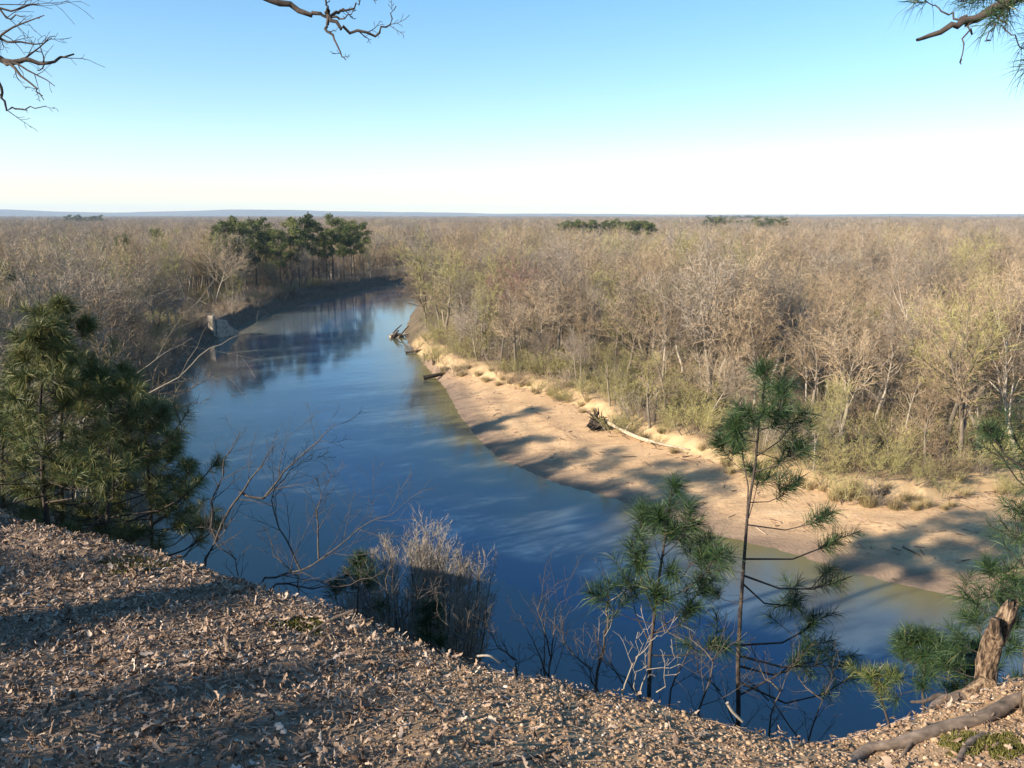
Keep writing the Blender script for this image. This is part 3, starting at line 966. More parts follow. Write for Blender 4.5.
# ------------------------------------------------------------------ things along the river
def wpt(px_, py_, z=0.0):
    x, y = G2(px_, py_, z)
    return Vector((x, y, z))


def build_concrete():
    x, y = G2(217, 336, .3)
    t = thing('concrete_wall', 'old concrete wall end with one sunlit face jutting from the shaded left bank', 'ruin', (x, y, 0), None, R(62)); t.scale = (.75, .75, .78)
    bm = bmesh.new()
    prof = [(-.9, -1.5), (8.5, -1.5), (7.4, 1.2), (3.6, 3.4), (3.4, 4.9), (-.9, 5.6)]
    a = [bm.verts.new((px_, -1.3, pz_)) for px_, pz_ in prof]; b = [bm.verts.new((px_, 1.6, pz_)) for px_, pz_ in prof]
    bm.faces.new(a); bm.faces.new(b[::-1])
    for i in range(len(a)):
        j = (i + 1) % len(a); bm.faces.new((a[j], a[i], b[i], b[j]))
    bmesh.ops.bevel(bm, geom=bm.edges[:], offset=.12, segments=2, affect='EDGES')
    bmesh.ops.recalc_face_normals(bm, faces=bm.faces)
    me = bpy.data.meshes.new('wall'); bm.to_mesh(me); me.materials.append(M['concrete']); obj('wall', me, t)
    bm = bmesh.new()
    bmesh.ops.create_cube(bm, size=1)
    bmesh.ops.scale(bm, vec=(.9, 2.3, 8), verts=bm.verts); bmesh.ops.translate(bm, vec=(-1.37, .3, 2.6), verts=bm.verts)
    bmesh.ops.bevel(bm, geom=bm.edges[:], offset=.1, segments=2, affect='EDGES')
    me = bpy.data.meshes.new('pillar'); bm.to_mesh(me); me.materials.append(M['concrete']); obj('pillar', me, t)


build_concrete()


def log(name, label, pts, r0, r1, mat, cat='log', group=None, parent=None, seed=0, sides=9, tag_it=True):
    rng = random.Random(seed); g = Geo(); n = 14
    P = []
    m = len(pts) - 1
    for i in range(n + 1):
        f = min(i / n * m, m - 1e-4); k = int(f); f -= k
        p0 = pts[max(k - 1, 0)]; p1 = pts[k]; p2 = pts[k + 1]; p3 = pts[min(k + 2, m)]
        P.append(.5 * ((2 * p1) + (p2 - p0) * f + (2 * p0 - 5 * p1 + 4 * p2 - p3) * f * f + (3 * p1 - p0 - 3 * p2 + p3) * f ** 3))
    rad = [(r0 + (r1 - r0) * i / n) * rng.uniform(.88, 1.14) for i in range(n + 1)]
    g.tube(P, rad, sides, True)
    base = P[0] if parent is None else Vector((0, 0, 0))
    if parent is None:
        g.V = [v - base for v in g.V]
    o = obj(name, g.mesh(name, mat), parent, base)
    if parent is None and tag_it: tag(o, label, cat, group)
    return o


def build_root_wad():
    c = wpt(597, 428, 1.7)
    t = thing('fallen_tree', 'fallen bleached tree on the sandbar with a dark upturned root wad', 'fallen tree', c)
    g = Geo(); rng = random.Random(4)
    for k in range(58):
        a = rng.random() * 6.28; b = rng.uniform(-1.2, 1.2)
        d = Vector((rng.gauss(-.2, .5), rng.gauss(0, .5), rng.gauss(.5, .7))).normalized()
        L = rng.uniform(.7, 1.9); p = Vector((rng.gauss(0, .3), rng.gauss(0, .3), .7 + rng.gauss(0, .3)))
        pts = [p]
        for s in range(4):
            d = (d + Vector((rng.gauss(0, .3), rng.gauss(0, .3), rng.gauss(0, .3)))).normalized(); p = p + d * L / 4; pts.append(p)
        g.tube(pts, [.16, .12, .09, .06, .02], 5)
    for k in range(8):
        a = rng.random() * 6.28
        g.tube([Vector((rng.gauss(.4, .9), rng.gauss(0, .4), .1)), Vector((rng.gauss(.4, .9), rng.gauss(0, .4), .9))], [.5, .25], 7, True)
    obj('root_wad', g.mesh('root_wad', M['rootwad']), t)
    e = wpt(655, 444, 1.9) - c; e2 = wpt(690, 451, 1.8) - c
    log('trunk', '', [Vector((.3, 0, .9)), Vector((1.2, .2, .75)), e * .55 + Vector((0, 0, .45)), e + Vector((0, 0, .2)), e2 + Vector((0, 0, .1))], .30, .10, M['driftwood'], parent=t, seed=3)
    log('limb', '', [e * .45 + Vector((0, 0, .5)), e * .62 + Vector((.2, -.6, .25)), e * .85 + Vector((.4, -1.1, .1))], .14, .05, M['driftwood'], parent=t, seed=5)
    log('limb', '', [e * .5 + Vector((0, 0, .5)), e * .55 + Vector((.1, .3, 1.3)), e * .6 + Vector((.2, .5, 1.7))], .08, .03, M['driftwood'], parent=t, seed=6)


build_root_wad()
c = wpt(398, 337, 0)
t = thing('driftwood_pile', 'snag of pale and dark driftwood in the water at the upstream tip of the sandbar', 'driftwood', c)
rng = random.Random(9)
for k in range(9):
    p = Vector((rng.uniform(-2, 3), rng.uniform(-2, 2), rng.uniform(-.2, .3))); d = Vector((rng.gauss(.3, 1), rng.gauss(0, 1), rng.uniform(.1, .8))).normalized() * rng.uniform(1.6, 4)
    log('log', '', [p, p + d * .5 + Vector((0, 0, .2)), p + d], rng.uniform(.2, .42), .1, M['driftwood' if k % 2 else 'rootwad'], parent=t, seed=k)
p = wpt(418, 351, .4)
log('driftwood_log', 'half-sunk dark log lying off the upstream end of the sandbar', [p + Vector((-2.5, -.5, -.2)), p, p + Vector((2, .6, .2))], .2, .3, M['rootwad'])
p = wpt(645, 506, .15)
log('driftwood_log', 'small pale log stranded at the water edge of the sandbar', [p + Vector((-1.0, .5, 0)), p, p + Vector((1.1, -.5, .1))], .16, .1, M['driftwood'])
p = wpt(432, 378, .35)
log('driftwood_log', 'dark stump-like log at the bend of the narrow upstream sandbar', [p + Vector((-1.4, -.4, .1)), p + Vector((0, 0, .35)), p + Vector((1.6, .9, .5))], .42, .28, M['rootwad'])
a_, b_ = wpt(915, 440, 3.4), wpt(950, 447, 3.2)
log('fallen_log', 'pale fallen trunk lying among the bushes left of the white-trunked sycamore', [a_, a_.lerp(b_, .5) + Vector((0, 0, .1)), b_], .17, .24, M['driftwood'])
p = wpt(872, 497, 1.9)
log('fallen_log', 'dark short log in the sandy bank above the right end of the sandbar', [p, p + Vector((.9, .3, .4)), p + Vector((1.7, .5, .3))], .3, .24, M['rootwad'])


def build_debris():
    q = np.random.RandomState(23)
    n = 60000; x = q.uniform(-30, 75, n); y = q.uniform(40, 185, n)
    z, k = terrain(x, y, True)
    t = k['dR'] / (k['dR'] + k['dBk'] + 1e-6)
    # thrown up along old water lines and under the bank
    lines = np.exp(-((t - .30 - .08 * (fbm(x / 8, y / 8, 5, 3) - .5) * 4) / .02) ** 2) + .8 * np.exp(-((t - .62 - .3 * (fbm(x / 9, y / 9, 6, 3) - .5)) / .025) ** 2) + 1.0 * np.clip((t - .82) / .18, 0, 1) + .03
    ok = k['ins'] & (q.rand(n) < lines * .8)
    x, y, z = x[ok], y[ok], z[ok]; n = len(x)
    a = q.normal(R(-35), .7, n); L = q.gamma(2, .22, n).clip(.1, 1.6); w = L * .035 + .015
    d = np.stack([np.cos(a), np.sin(a), q.normal(0, .12, n)], 1); sd_ = np.stack([-np.sin(a), np.cos(a), a * 0], 1); up = np.array([0, 0, 1.0])
    c_ = np.stack([x, y, z + .03], 1)
    p, e = c_ - d * (L / 2)[:, None], c_ + d * (L / 2)[:, None]; w = w[:, None]
    V = np.stack([p - sd_ * w, p + sd_ * w, p + up * w * 1.5, e - sd_ * w * .6, e + sd_ * w * .6, e + up * w], 1).reshape(-1, 3)
    tri = np.array([(0, 1, 4), (0, 4, 3), (1, 2, 5), (1, 5, 4), (2, 0, 3), (2, 3, 5)])
    T = (np.arange(n)[:, None, None] * 6 + tri[None]).reshape(-1, 3)
    tag(obj('drift_debris', mesh_np('drift_debris', V, T, M['leaf'], False, np.repeat(q.rand(n) * .75, 6))), 'small dark sticks and drift left in lines along the sandbar', 'debris', kind='stuff')


build_debris()


# ------------------------------------------------------------------ pine saplings on the slope
def brush(C, D, L, n, ln, q, w=.0016, spread=1.0):
    """needles round shoots: C tips (k,3), D directions (k,3), L shoot lengths (k)"""
    k = len(C)
    c = np.repeat(C, n, 0); d = np.repeat(D, n, 0); l = np.repeat(L, n)
    s = q.rand(k * n) ** .8
    p = c - d * (l * (1 - s))[:, None]
    r = q.normal(size=p.shape); r -= d * np.einsum('ij,ij->i', r, d)[:, None]; r /= np.linalg.norm(r, axis=1)[:, None] + 1e-9
    fwd = (.35 + .75 * s ** 3 + q.normal(0, .15, k * n))[:, None]
    nd = d * fwd + r * spread * q.uniform(.6, 1.05, k * n)[:, None]; nd /= np.linalg.norm(nd, axis=1)[:, None]
    ll = (ln * q.uniform(.5, 1.12, k * n))[:, None]
    t = p + nd * ll + np.array([0, 0, -1]) * (ll ** 2) * q.uniform(.2, 1.9, k * n)[:, None] + q.normal(0, .012, (k * n, 3))
    mid = p + nd * ll * .55 + q.normal(0, .004, (k * n, 3))
    sd_ = np.cross(nd, q.normal(size=nd.shape)); sd_ /= np.linalg.norm(sd_, axis=1)[:, None] + 1e-9
    V = np.stack([p - sd_ * w, p + sd_ * w, mid + sd_ * w, mid - sd_ * w, t], 1).reshape(-1, 3)
    b = np.arange(k * n)[:, None] * 5
    T = np.concatenate([b + [0, 1, 2], b + [0, 2, 3], b + [3, 2, 4]], 0)
    tint = np.repeat(np.clip(q.normal(.45, .22, k * n), 0, .95), 5)
    return V, T, tint


def pine_sapling(label, top, base_px_x, manual=None, seed=0, nb=26, blen=.8, needles=60, ln=.17, tr=.03, crown0=.3, base_y=None, w=.0016, shoots=4, loc_up=.25, tone=0):
    """top: world point of the tip. manual: list of (attach point, tip point)"""
    rng = random.Random(seed); q = np.random.RandomState(seed)
    bx_, by_ = base_px_x.x, base_px_x.y
    bz = H(bx_, by_) - .1
    base = Vector((bx_, by_, bz)); h = (top - base).length
    t = thing('pine_sapling', label, 'pine sapling', base, 'pine saplings on the bluff slope')
    wob = Vector((rng.gauss(0, .02), rng.gauss(0, .02), 0))
    n = 9
    axis = [base.lerp(top, i / n) + wob * math.sin(i / n * 3.14) * h + Vector((rng.gauss(0, .006), rng.gauss(0, .006), 0)) for i in range(n + 1)]
    g = Geo(); g.tube([a - base for a in axis], [tr * (1 - .85 * i / n) + .003 for i in range(n + 1)], 8)
    obj('trunk', g.mesh('pine_trunk', M['bark_dark']), t)

    def on(f):
        f = max(0, min(.999, f)) * n; k = int(f); return axis[k].lerp(axis[k + 1], f - k)
    specs = []
    if manual:
        for f, tip in manual:
            specs.append((on(f), tip, 1))
    k = 0
    az = rng.random() * 6
    while k < nb:
        f = crown0 + (1 - crown0) * ((k + rng.random()) / nb) ** .9
        az += 2.4 + rng.gauss(0, .4)
        L = blen * (1.08 - ((f - crown0) / (1 - crown0)) ** 1.4) * rng.uniform(.6, 1.2)
        p = on(f); specs.append((p, p + Vector((math.cos(az) * L, math.sin(az) * L, L * rng.uniform(-.05, .55 + .5 * f))), 0)); k += 1
    bg_ = Geo(); C, D, Ls = [], [], []

    def shoot(tip, d, L):
        C.append(tip); D.append(d); Ls.append(L)
    for a, e, man in specs:
        v = e - a; L = v.length
        mid = a + v * .5 + Vector((0, 0, -.12 * L)) + Vector((rng.gauss(0, .04), rng.gauss(0, .04), 0)) * L
        m2 = a + v * .8 + Vector((0, 0, -.10 * L))
        pts = [a, mid, m2, e]
        r = max(.004, min(tr * .5, L * .011))
        bg_.tube([x - base for x in pts], [r, r * .75, r * .6, r * .4], 5)
        d = (e - m2).normalized()
        shoot(e - base, d, min(.22, L * .4))
        for s in range(rng.randint(4, 6) if man else rng.randint(1, shoots)):
            f = rng.uniform(.66, .99) if man else rng.uniform(.45, .95); p = a.lerp(mid, f * 2) if f < .5 else (mid.lerp(m2, (f - .5) / .3) if f < .8 else m2.lerp(e, (f - .8) / .2))
            sdv = (d + Vector((rng.gauss(0, .7), rng.gauss(0, .7), rng.gauss(loc_up, .4)))).normalized(); sl_ = rng.uniform(.12, .32) * min(1, L + .3)
            tip = p + sdv * sl_
            bg_.tube([p - base, tip - base], [r * .5, r * .3], 4)
            shoot(tip - base, sdv, min(.16, sl_ * .7))
    ld = (axis[-1] - axis[-2]).normalized()
    for k in range(4):
        shoot(on(1 - k * .035) - base, (ld + Vector((rng.gauss(0, .2), rng.gauss(0, .2), 0))).normalized(), .2)
    obj('branches', bg_.mesh('pine_branches', M['bark_dark']), t)
    arr = lambda z: np.array([(v.x, v.y, v.z) for v in z])
    V, T, tint = brush(arr(C), arr(D), np.array(Ls), needles, ln, q, w)
    obj('needles', mesh_np('pine_needles', V, T, M['needle'], False, np.clip(tint + tone, 0, .95)), t)
    return t


def tips(base, top, lst, y):
    """(trunk pixel row, tip px, tip py, depth offset)"""
    out = []
    for row, x_, y_, dy in lst:
        # fraction up the trunk where the pixel row falls
        lo, hi = 0., 1.
        for _ in range(30):
            m = (lo + hi) / 2; p = base.lerp(top, m); v = p - Vector((0, 0, CAM_Z))
            cz = -v.z * cp - v.y * sp; cy = v.y * cp - v.z * sp
            if 384 + F * cz / cy > row: lo = m
            else: hi = m
        out.append((lo, P3(x_, y_, y + dy)))
    return out


def base_at(px_, py_, y):
    p = P3(px_, py_, y); return Vector((p.x, p.y, H(p.x, p.y)))


A_top, A_b = P3(768, 362, 6.6), base_at(746, 712, 6.3)
pine_sapling('tallest slender pine sapling with open tufted branches against the sandbar', A_top, A_b,
             tips(A_b, A_top, [(440, 735, 425, -.2), (475, 722, 447, .2), (455, 800, 412, .1), (430, 782, 408, -.3), (470, 812, 440, -.2), (500, 790, 488, .3), (520, 760, 470, .3), (522, 826, 515, -.1), (556, 838, 535, .1), (572, 832, 580, .3),
                               (420, 752, 415, -.2), (405, 780, 392, .2), (520, 742, 428, .3), (450, 790, 455, .2), (580, 800, 600, .4), (640, 820, 615, .5), (650, 835, 655, .3), (676, 845, 680, .6), (660, 800, 660, .6), (690, 815, 640, .2), (600, 712, 590, .2), (570, 715, 555, .4)], 6.5), 11,
             nb=2, blen=.22, crown0=.85, needles=84, ln=.18, tr=.023, w=.0017, shoots=3)
B_top, B_b = P3(672, 490, 6.0), base_at(654, 690, 5.7)
pine_sapling('bushy shorter pine sapling left of the tallest one', B_top, B_b,
             tips(B_b, B_top, [(610, 632, 545, -.1), (600, 640, 530, .1), (590, 705, 540, .1), (600, 715, 560, -.2), (630, 705, 580, .1), (620, 606, 602, 0), (640, 628, 575, .2), (560, 652, 520, .2), (555, 690, 520, -.1), (630, 690, 615, -.2), (650, 720, 640, 0), (620, 655, 600, -.2)], 5.9), 12,
             nb=5, blen=.35, crown0=.6, needles=86, ln=.18, tr=.02, w=.0016, shoots=4)
# the cluster at the left
for k, (tx, ty, bx_, y, nbn, bl_, cr, lab) in enumerate([
        (45, 330, 50, 8.6, 38, .8, .25, 'pine sapling with a bare lower trunk at the left of the left cluster'),
        (62, 306, 60, 9.3, 46, 1.05, .22, 'tallest pine sapling in the middle of the left cluster'),
        (112, 376, 101, 9.0, 48, 1.2, .16, 'thin-trunked bushy pine sapling right of the middle of the left cluster'),
        (140, 402, 140, 9.8, 54, 1.0, .1, 'wide dark pine sapling at the right end of the left cluster'),
        (5, 402, 2, 9.8, 34, 1.0, .15, 'pine sapling cut by the left edge of the picture')]):
    pine_sapling(lab, P3(tx, ty, y), base_at(bx_, 545, y), None, 40 + k, nb=nbn, blen=bl_, crown0=cr, needles=100, ln=.2, tr=.032, w=.0021, shoots=5, tone=.55)
pine_sapling('small pine sapling low on the slope in front of the silvery bush', P3(358, 560, 9), base_at(350, 640, 9), None, 51, nb=10, blen=.3, crown0=.6, needles=60, ln=.2, tr=.02, w=.002)
pine_sapling('small upright pine sapling beside the foot of the silvery bush', P3(430, 608, 9), base_at(428, 660, 9), None, 52, nb=10, blen=.22, crown0=.6, needles=60, ln=.18, tr=.02, w=.002)
C_top, C_b = P3(1003, 578, 5.0), base_at(1004, 700, 5.2)
pine_sapling('young pine with a bare star-shaped tip behind the broken stump', C_top, C_b, tips(C_b, C_top, [(640, 975, 622, .1), (650, 960, 640, .2), (660, 1012, 625, .1), (670, 950, 665, .3)], 5.1), 53, nb=8, blen=.35, crown0=.72, needles=60, ln=.16, tr=.016, w=.0014)
D_top, D_b = P3(925, 645, 6.2), base_at(922, 730, 6.2)
pine_sapling('dark green young pine below the crest left of the broken stump', D_top, D_b, None, 54, nb=22, blen=.38, crown0=.70, needles=70, ln=.15, tr=.02, w=.0015)
pine_sapling('pale-tipped pine seedling on a thin leaning stem near the end of the root', P3(873, 678, 4.7), base_at(893, 735, 4.7), None, 55, nb=5, blen=.10, crown0=.88, needles=60, ln=.10, tr=.008, w=.0014, tone=.4)
pine_sapling('low pine sapling filling the gap behind the roots at the right', P3(965, 655, 6.6), base_at(965, 730, 6.6), None, 56, nb=22, blen=.5, crown0=.7, needles=70, ln=.16, tr=.02, w=.0016)
E_b = base_at(1100, 700, 6.6); E_top = P3(1092, 330, 6.6)
pine_sapling('pine sapling standing past the right edge with branches reaching into view', E_top, E_b,
             tips(E_b, E_top, [(500, 985, 425, 0), (520, 1000, 455, .2), (540, 1012, 500, .1), (560, 1000, 520, 0), (560, 1018, 540, .3), (480, 1015, 440, -.2), (600, 1020, 560, -.2), (540, 1030, 480, 0), (450, 1040, 400, .2)], 6.5), 57,
             nb=1, blen=.3, crown0=.5, needles=56, ln=.18, tr=.035, w=.0017)


# ------------------------------------------------------------------ leafless shrubs on the slope
SH = dict(max=2, seg=[6, 4, 3], wan=[.06, .12, .18], up=[.03, .06, .03], tip=[.3, .3, .2], n=[9, 5], t0=[.2, .2], ang=[40, 42], ratio=[.4, .45], shape=[.5, .4], rr=[.5, .55], sides=[6, 4, 3], minw=.002, minr=.0016)


def shrub(label, stems, seed, mat='bark_branch', tmat='bark_branch', group='leafless saplings on the bluff slope', r0=.02, name='bare_sapling', cat='sapling', **kw):
    rng = random.Random(seed); P = dict(SH); P.update(kw); out = []
    base = stems[0][0].copy()
    base.z = H(base.x, base.y) - .05
    t = thing(name, label, cat, base, group)
    for st in stems:
        pts = [p - base for p in st]
        # refine the drawn line
        fine = []
        for i in range(len(pts) - 1):
            for s in range(3):
                fine.append(pts[i].lerp(pts[i + 1], s / 3) + Vector((rng.gauss(0, .012), rng.gauss(0, .012), rng.gauss(0, .012))))
        fine.append(pts[-1])
        L = sum((fine[i + 1] - fine[i]).length for i in range(len(fine) - 1))
        k = st[0] is stems[0][0] and 1 or .75
        rad = [max(.002, r0 * k * (1 - .85 * i / (len(fine) - 1))) for i in range(len(fine))]
        out.append((0, fine, rad)); sprout(rng, fine, rad, L, 0, P, out)
    tm, cm = branches_to_meshes(out, P, rng, 1, M[tmat], M[mat], 'sapling')
    obj('stem', tm, t); obj('twigs', cm, t)
    return t


def down(px_, py_, y, drop=.8):
    """start a stem at the ground beyond the crest"""
    p = P3(px_, py_, y); return Vector((p.x, p.y, H(p.x, p.y)))


P_ = P3
shrub('thin dark leaning sapling against the blue water right of the left pine cluster', [[down(198, 580, 8.5), P_(205, 560, 8.5), P_(232, 505, 8.5), P_(262, 465, 8.4), P_(275, 445, 8.4)],
      [P_(215, 540, 8.5), P_(212, 500, 8.6), P_(226, 460, 8.7), P_(240, 432, 8.8)], [P_(240, 492, 8.5), P_(262, 500, 8.4), P_(285, 470, 8.3), P_(318, 440, 8.2), P_(335, 425, 8.2)]], 61, r0=.022)
shrub('long thin sapling branch sweeping right over the water', [[down(245, 600, 7.6), P_(262, 578, 7.6), P_(300, 572, 7.5), P_(335, 548, 7.4), P_(372, 522, 7.3), P_(395, 512, 7.3)],
      [P_(300, 572, 7.5), P_(285, 540, 7.6), P_(270, 500, 7.7), P_(290, 470, 7.8), P_(310, 455, 7.8)], [P_(320, 560, 7.5), P_(318, 510, 7.6), P_(335, 470, 7.6)]], 62, r0=.014, n=[14, 7])
shrub('low dark twig arching along the crest in the middle', [[down(255, 590, 6.6), P_(275, 583, 6.6), P_(310, 590, 6.6), P_(350, 585, 6.6), P_(385, 570, 6.6)]], 63, r0=.013, n=[6, 4])
shrub('bare dark shrub in front of the silvery bush', [[down(395, 665, 7.2), P_(390, 620, 7.2), P_(385, 580, 7.3), P_(398, 545, 7.3)], [P_(392, 640, 7.2), P_(420, 600, 7.3), P_(440, 585, 7.3)], [P_(392, 640, 7.2), P_(365, 600, 7.3), P_(350, 575, 7.3)]], 64, r0=.014)
shrub('forked thin dark sapling in the shade left of the bushy pine', [[down(548, 720, 7), P_(549, 680, 7), P_(552, 640, 7), P_(556, 610, 7.1), P_(565, 585, 7.1)], [P_(549, 680, 7), P_(538, 650, 7), P_(515, 615, 7)], [P_(551, 655, 7), P_(540, 610, 7.1), P_(545, 570, 7.1)]], 65, r0=.012, mat='bark_branch', tmat='bark_branch')
shrub('straight speckled sapling forking near the tip beside the bushy pine', [[down(594, 720, 6.6), P_(598, 670, 6.6), P_(606, 635, 6.6), P_(622, 600, 6.6), P_(632, 585, 6.6)], [P_(608, 630, 6.6), P_(608, 600, 6.7), P_(600, 560, 6.7)]], 66, r0=.018, n=[4, 4], mat='twig_silver')
shrub('tangle of straw-pale dead stems at the foot of the bushy pine', [[down(618, 705, 4.6), P_(632, 665, 4.6), P_(648, 645, 4.5), P_(662, 636, 4.5)], [P_(640, 690, 4.5), P_(650, 672, 4.5), P_(680, 664, 4.4)], [P_(636, 700, 4.5), P_(637, 665, 4.5), P_(638, 632, 4.5)], [P_(655, 690, 4.5), P_(668, 668, 4.4), P_(672, 650, 4.4)]], 67, r0=.006, n=[4, 3], mat='twig_silver', tmat='twig_silver')
for k, (a, b, c_) in enumerate([((700, 720), (712, 660), (735, 630)), ((770, 740), (780, 690), (800, 640)), ((810, 752), (822, 700), (840, 660)), ((670, 700), (690, 650), (700, 610)), ((735, 735), (720, 690), (700, 660)), ((800, 750), (770, 700), (765, 650)), ((600, 705), (590, 670), (575, 640)), ((640, 712), (625, 680), (600, 660)), ((520, 690), (515, 660), (500, 640)), ((470, 680), (462, 640), (470, 610)), ((240, 600), (235, 560), (215, 530)), ((300, 610), (296, 575), (280, 545))]):
    y = (5.6 + .25 * k) if k < 6 else (5.6 if k < 10 else 8.2)
    shrub('dark tangled leafless brush below the crest round the pine trunks' if k < 6 else 'thin dark leafless brush poking up just behind the crest', [[down(a[0], a[1], y), P_(a[0], a[1] - 10, y), P_(b[0], b[1], y), P_(c_[0], c_[1], y + .1)], [P_(b[0], b[1], y), P_(b[0] - 22, b[1] - 20, y + .2), P_(b[0] - 30, b[1] - 50, y + .2)]],
          70 + k, r0=.011, n=[8, 5], group='brush below the crest', name='brush', cat='brush')
# bent bare stems behind the left pines, over the water
shrub('pale bent bare stem reaching out over the water right of the left pines', [[down(60, 470, 11), P_(95, 440, 11), P_(135, 400, 11), P_(178, 378, 11), P_(200, 356, 11.2), P_(232, 338, 11.4), P_(262, 328, 11.6)]], 80, r0=.016, n=[3, 2], mat='twig_silver', tmat='twig_silver')
shrub('thinner pale bent stem above the other, crossing the dark left bank', [[down(50, 460, 12), P_(85, 420, 12), P_(124, 386, 12), P_(160, 355, 12), P_(192, 338, 12.2)]], 81, r0=.013, n=[3, 2], mat='twig_silver', tmat='twig_silver')

# silvery bush with a sunlit top
def silver_bush():
    c_ = P3(412, 537, 19); b = Vector((c_.x, c_.y, H(c_.x, c_.y)))
    h = c_.z - b.z
    rng = random.Random(5); out = []
    P = dict(max=3, seg=[6, 4, 3, 2], wan=[.03, .1, .14, .2], up=[.08, .10, .08, .05], tip=[.3, .3, .3, 0], n=[14, 7, 6], t0=[.45, .2, .1], ang=[20, 24, 30], ratio=[.17, .6, .6], shape=[.35, .3, .3], rr=[.5, .5, .5], sides=[5, 3, 3, 1], minw=.0045, minr=.003)
    for k in range(92):
        a = rng.random() * 6.28; r = rng.random() ** .5 * 2.1
        hh = h * (.985 - .045 * r * r) * rng.uniform(.86, 1.02)
        grow(rng, Vector((math.cos(a) * r * .55, math.sin(a) * r * .55, -.2)), Vector((math.cos(a) * r * .10, math.sin(a) * r * .10, 1)).normalized(), hh, .04, 0, P, out)
    tm, cm = branches_to_meshes(out, P, rng, 1, M['bark_branch'], M['twig_silver'], 'silver_bush')
    t = thing('tall_shrub', 'dense silvery-tan leafless shrub with a sunlit rounded top above the crest', 'shrub', b)
    obj('stems', tm, t); obj('crown', cm, t)


silver_bush()
for k, (px_, py_, y, lab) in enumerate([(575, 560, 20, 'faint leafless tree low on the slope left of the bushy pine'), (480, 600, 24, 'faint dark leafless tree low on the slope right of the silvery shrub'), (265, 520, 22, 'thin leafless tree low on the slope behind the leaning saplings')]):
    c_ = P3(px_, py_, y); b = Vector((c_.x, c_.y, H(c_.x, c_.y))); h = max(3, c_.z - b.z)
    (tm, cm), _ = bare_tree(400 + k, h, M['bark_branch'], M['bark_branch'], n=[12, 6, 4], minw=.006, sides=[6, 4, 3, 1], t0=[.35, .2, .1], ratio=[.3, .42, .5])
    t = thing('bare_tree', lab, 'tree', b, 'leafless trees low on the bluff slope'); obj('trunk', tm, t); obj('crown', cm, t)


# ------------------------------------------------------------------ litter, pebbles, moss, roots
def normals_at(x, y):
    e = .04
    zx = (terrain(x + e, y) - terrain(x - e, y)) / (2 * e); zy = (terrain(x, y + e) - terrain(x, y - e)) / (2 * e)
    n = np.stack([-zx, -zy, np.ones_like(zx)], 1)
    return n / np.linalg.norm(n, axis=1)[:, None]


def frames(n, q):
    a = q.normal(size=n.shape); a -= n * np.einsum('ij,ij->i', a, n)[:, None]; a /= np.linalg.norm(a, axis=1)[:, None]
    return a, np.cross(n, a)


def litter_spots(n, seed, dens):
    q = np.random.RandomState(seed)
    x = q.uniform(-7, 5.5, n * 6); y = q.uniform(1.2, 8.2, n * 6)
    a = np.degrees(np.arctan2(x, y))
    z, k = terrain(x, y, True)
    ok = (k['inb'] | (k['d'] < .35)) & (np.abs(a) < 50) & (q.rand(len(x)) < dens(x, y))
    x, y, z = x[ok][:n], y[ok][:n], z[ok][:n]
    return x, y, z, q


def leafy(x, y):
    # leaves lie deep on the left, thinning into bare gravel to the right
    u = x - .25 * (y - 3)
    p = 1 - sstep(-1.9, .5, u + (fbm(x * 1.3, y * 1.3, 71, 3) - .5) * 1.6)
    return .12 + .88 * p


def build_leaves():
    x, y, z, q = litter_spots(36000, 3, leafy)
    n = len(x); nm = normals_at(x, y)
    nm = nm + q.normal(0, .6, nm.shape); nm /= np.linalg.norm(nm, axis=1)[:, None]
    u, v = frames(nm, q)
    # lobed outline: midrib points + two edges
    T0 = np.array([0, .18, .32, .5, .62, .8, 1.0]); wide = np.array([.04, .30, .16, .40, .22, .30, .0])
    L = q.gamma(4, .0095, n).clip(.012, .10); Wd = L * q.uniform(.22, .62, n); curl = q.normal(0, .9, n); bend = q.normal(.2, .9, n)
    Vs = []
    for s in (-1, 0, 1):
        for t_, w_ in zip(T0, wide):
            jit = 1 + q.normal(0, .22, n)
            off = s * w_ * jit * Wd
            up = np.abs(s) * curl * Wd * w_ + bend * L * (t_ - .5) ** 2
            Vs.append(np.stack([x, y, z + .008 + q.rand(n) * .0], 1) + u * ((t_ - .5) * L)[:, None] + v * off[:, None] + nm * (up + .004)[:, None])
    V = np.stack(Vs, 1); m = len(T0)
    lift = q.rand(n) ** 2 * .045
    V[:, :, 2] += lift[:, None]
    tri = []
    for i in range(m - 1):
        for s in (0, 1):
            a = s * m + i; b = a + 1; c_ = (s + 1) * m + i + 1; d = (s + 1) * m + i
            tri += [(a, d, c_), (a, c_, b)]
    T = (np.arange(n)[:, None, None] * V.shape[1] + np.array(tri)[None]).reshape(-1, 3)
    tint = np.clip(q.beta(2.0, 2.6, n) + (q.rand(n) < .05) * .3, 0, 1)
    tag(obj('leaf_litter', mesh_np('leaf_litter', V.reshape(-1, 3), T, M['leaf'], False, np.repeat(tint, V.shape[1]))), 'dry grey-brown fallen leaves covering the bluff top', 'leaf litter', kind='stuff')


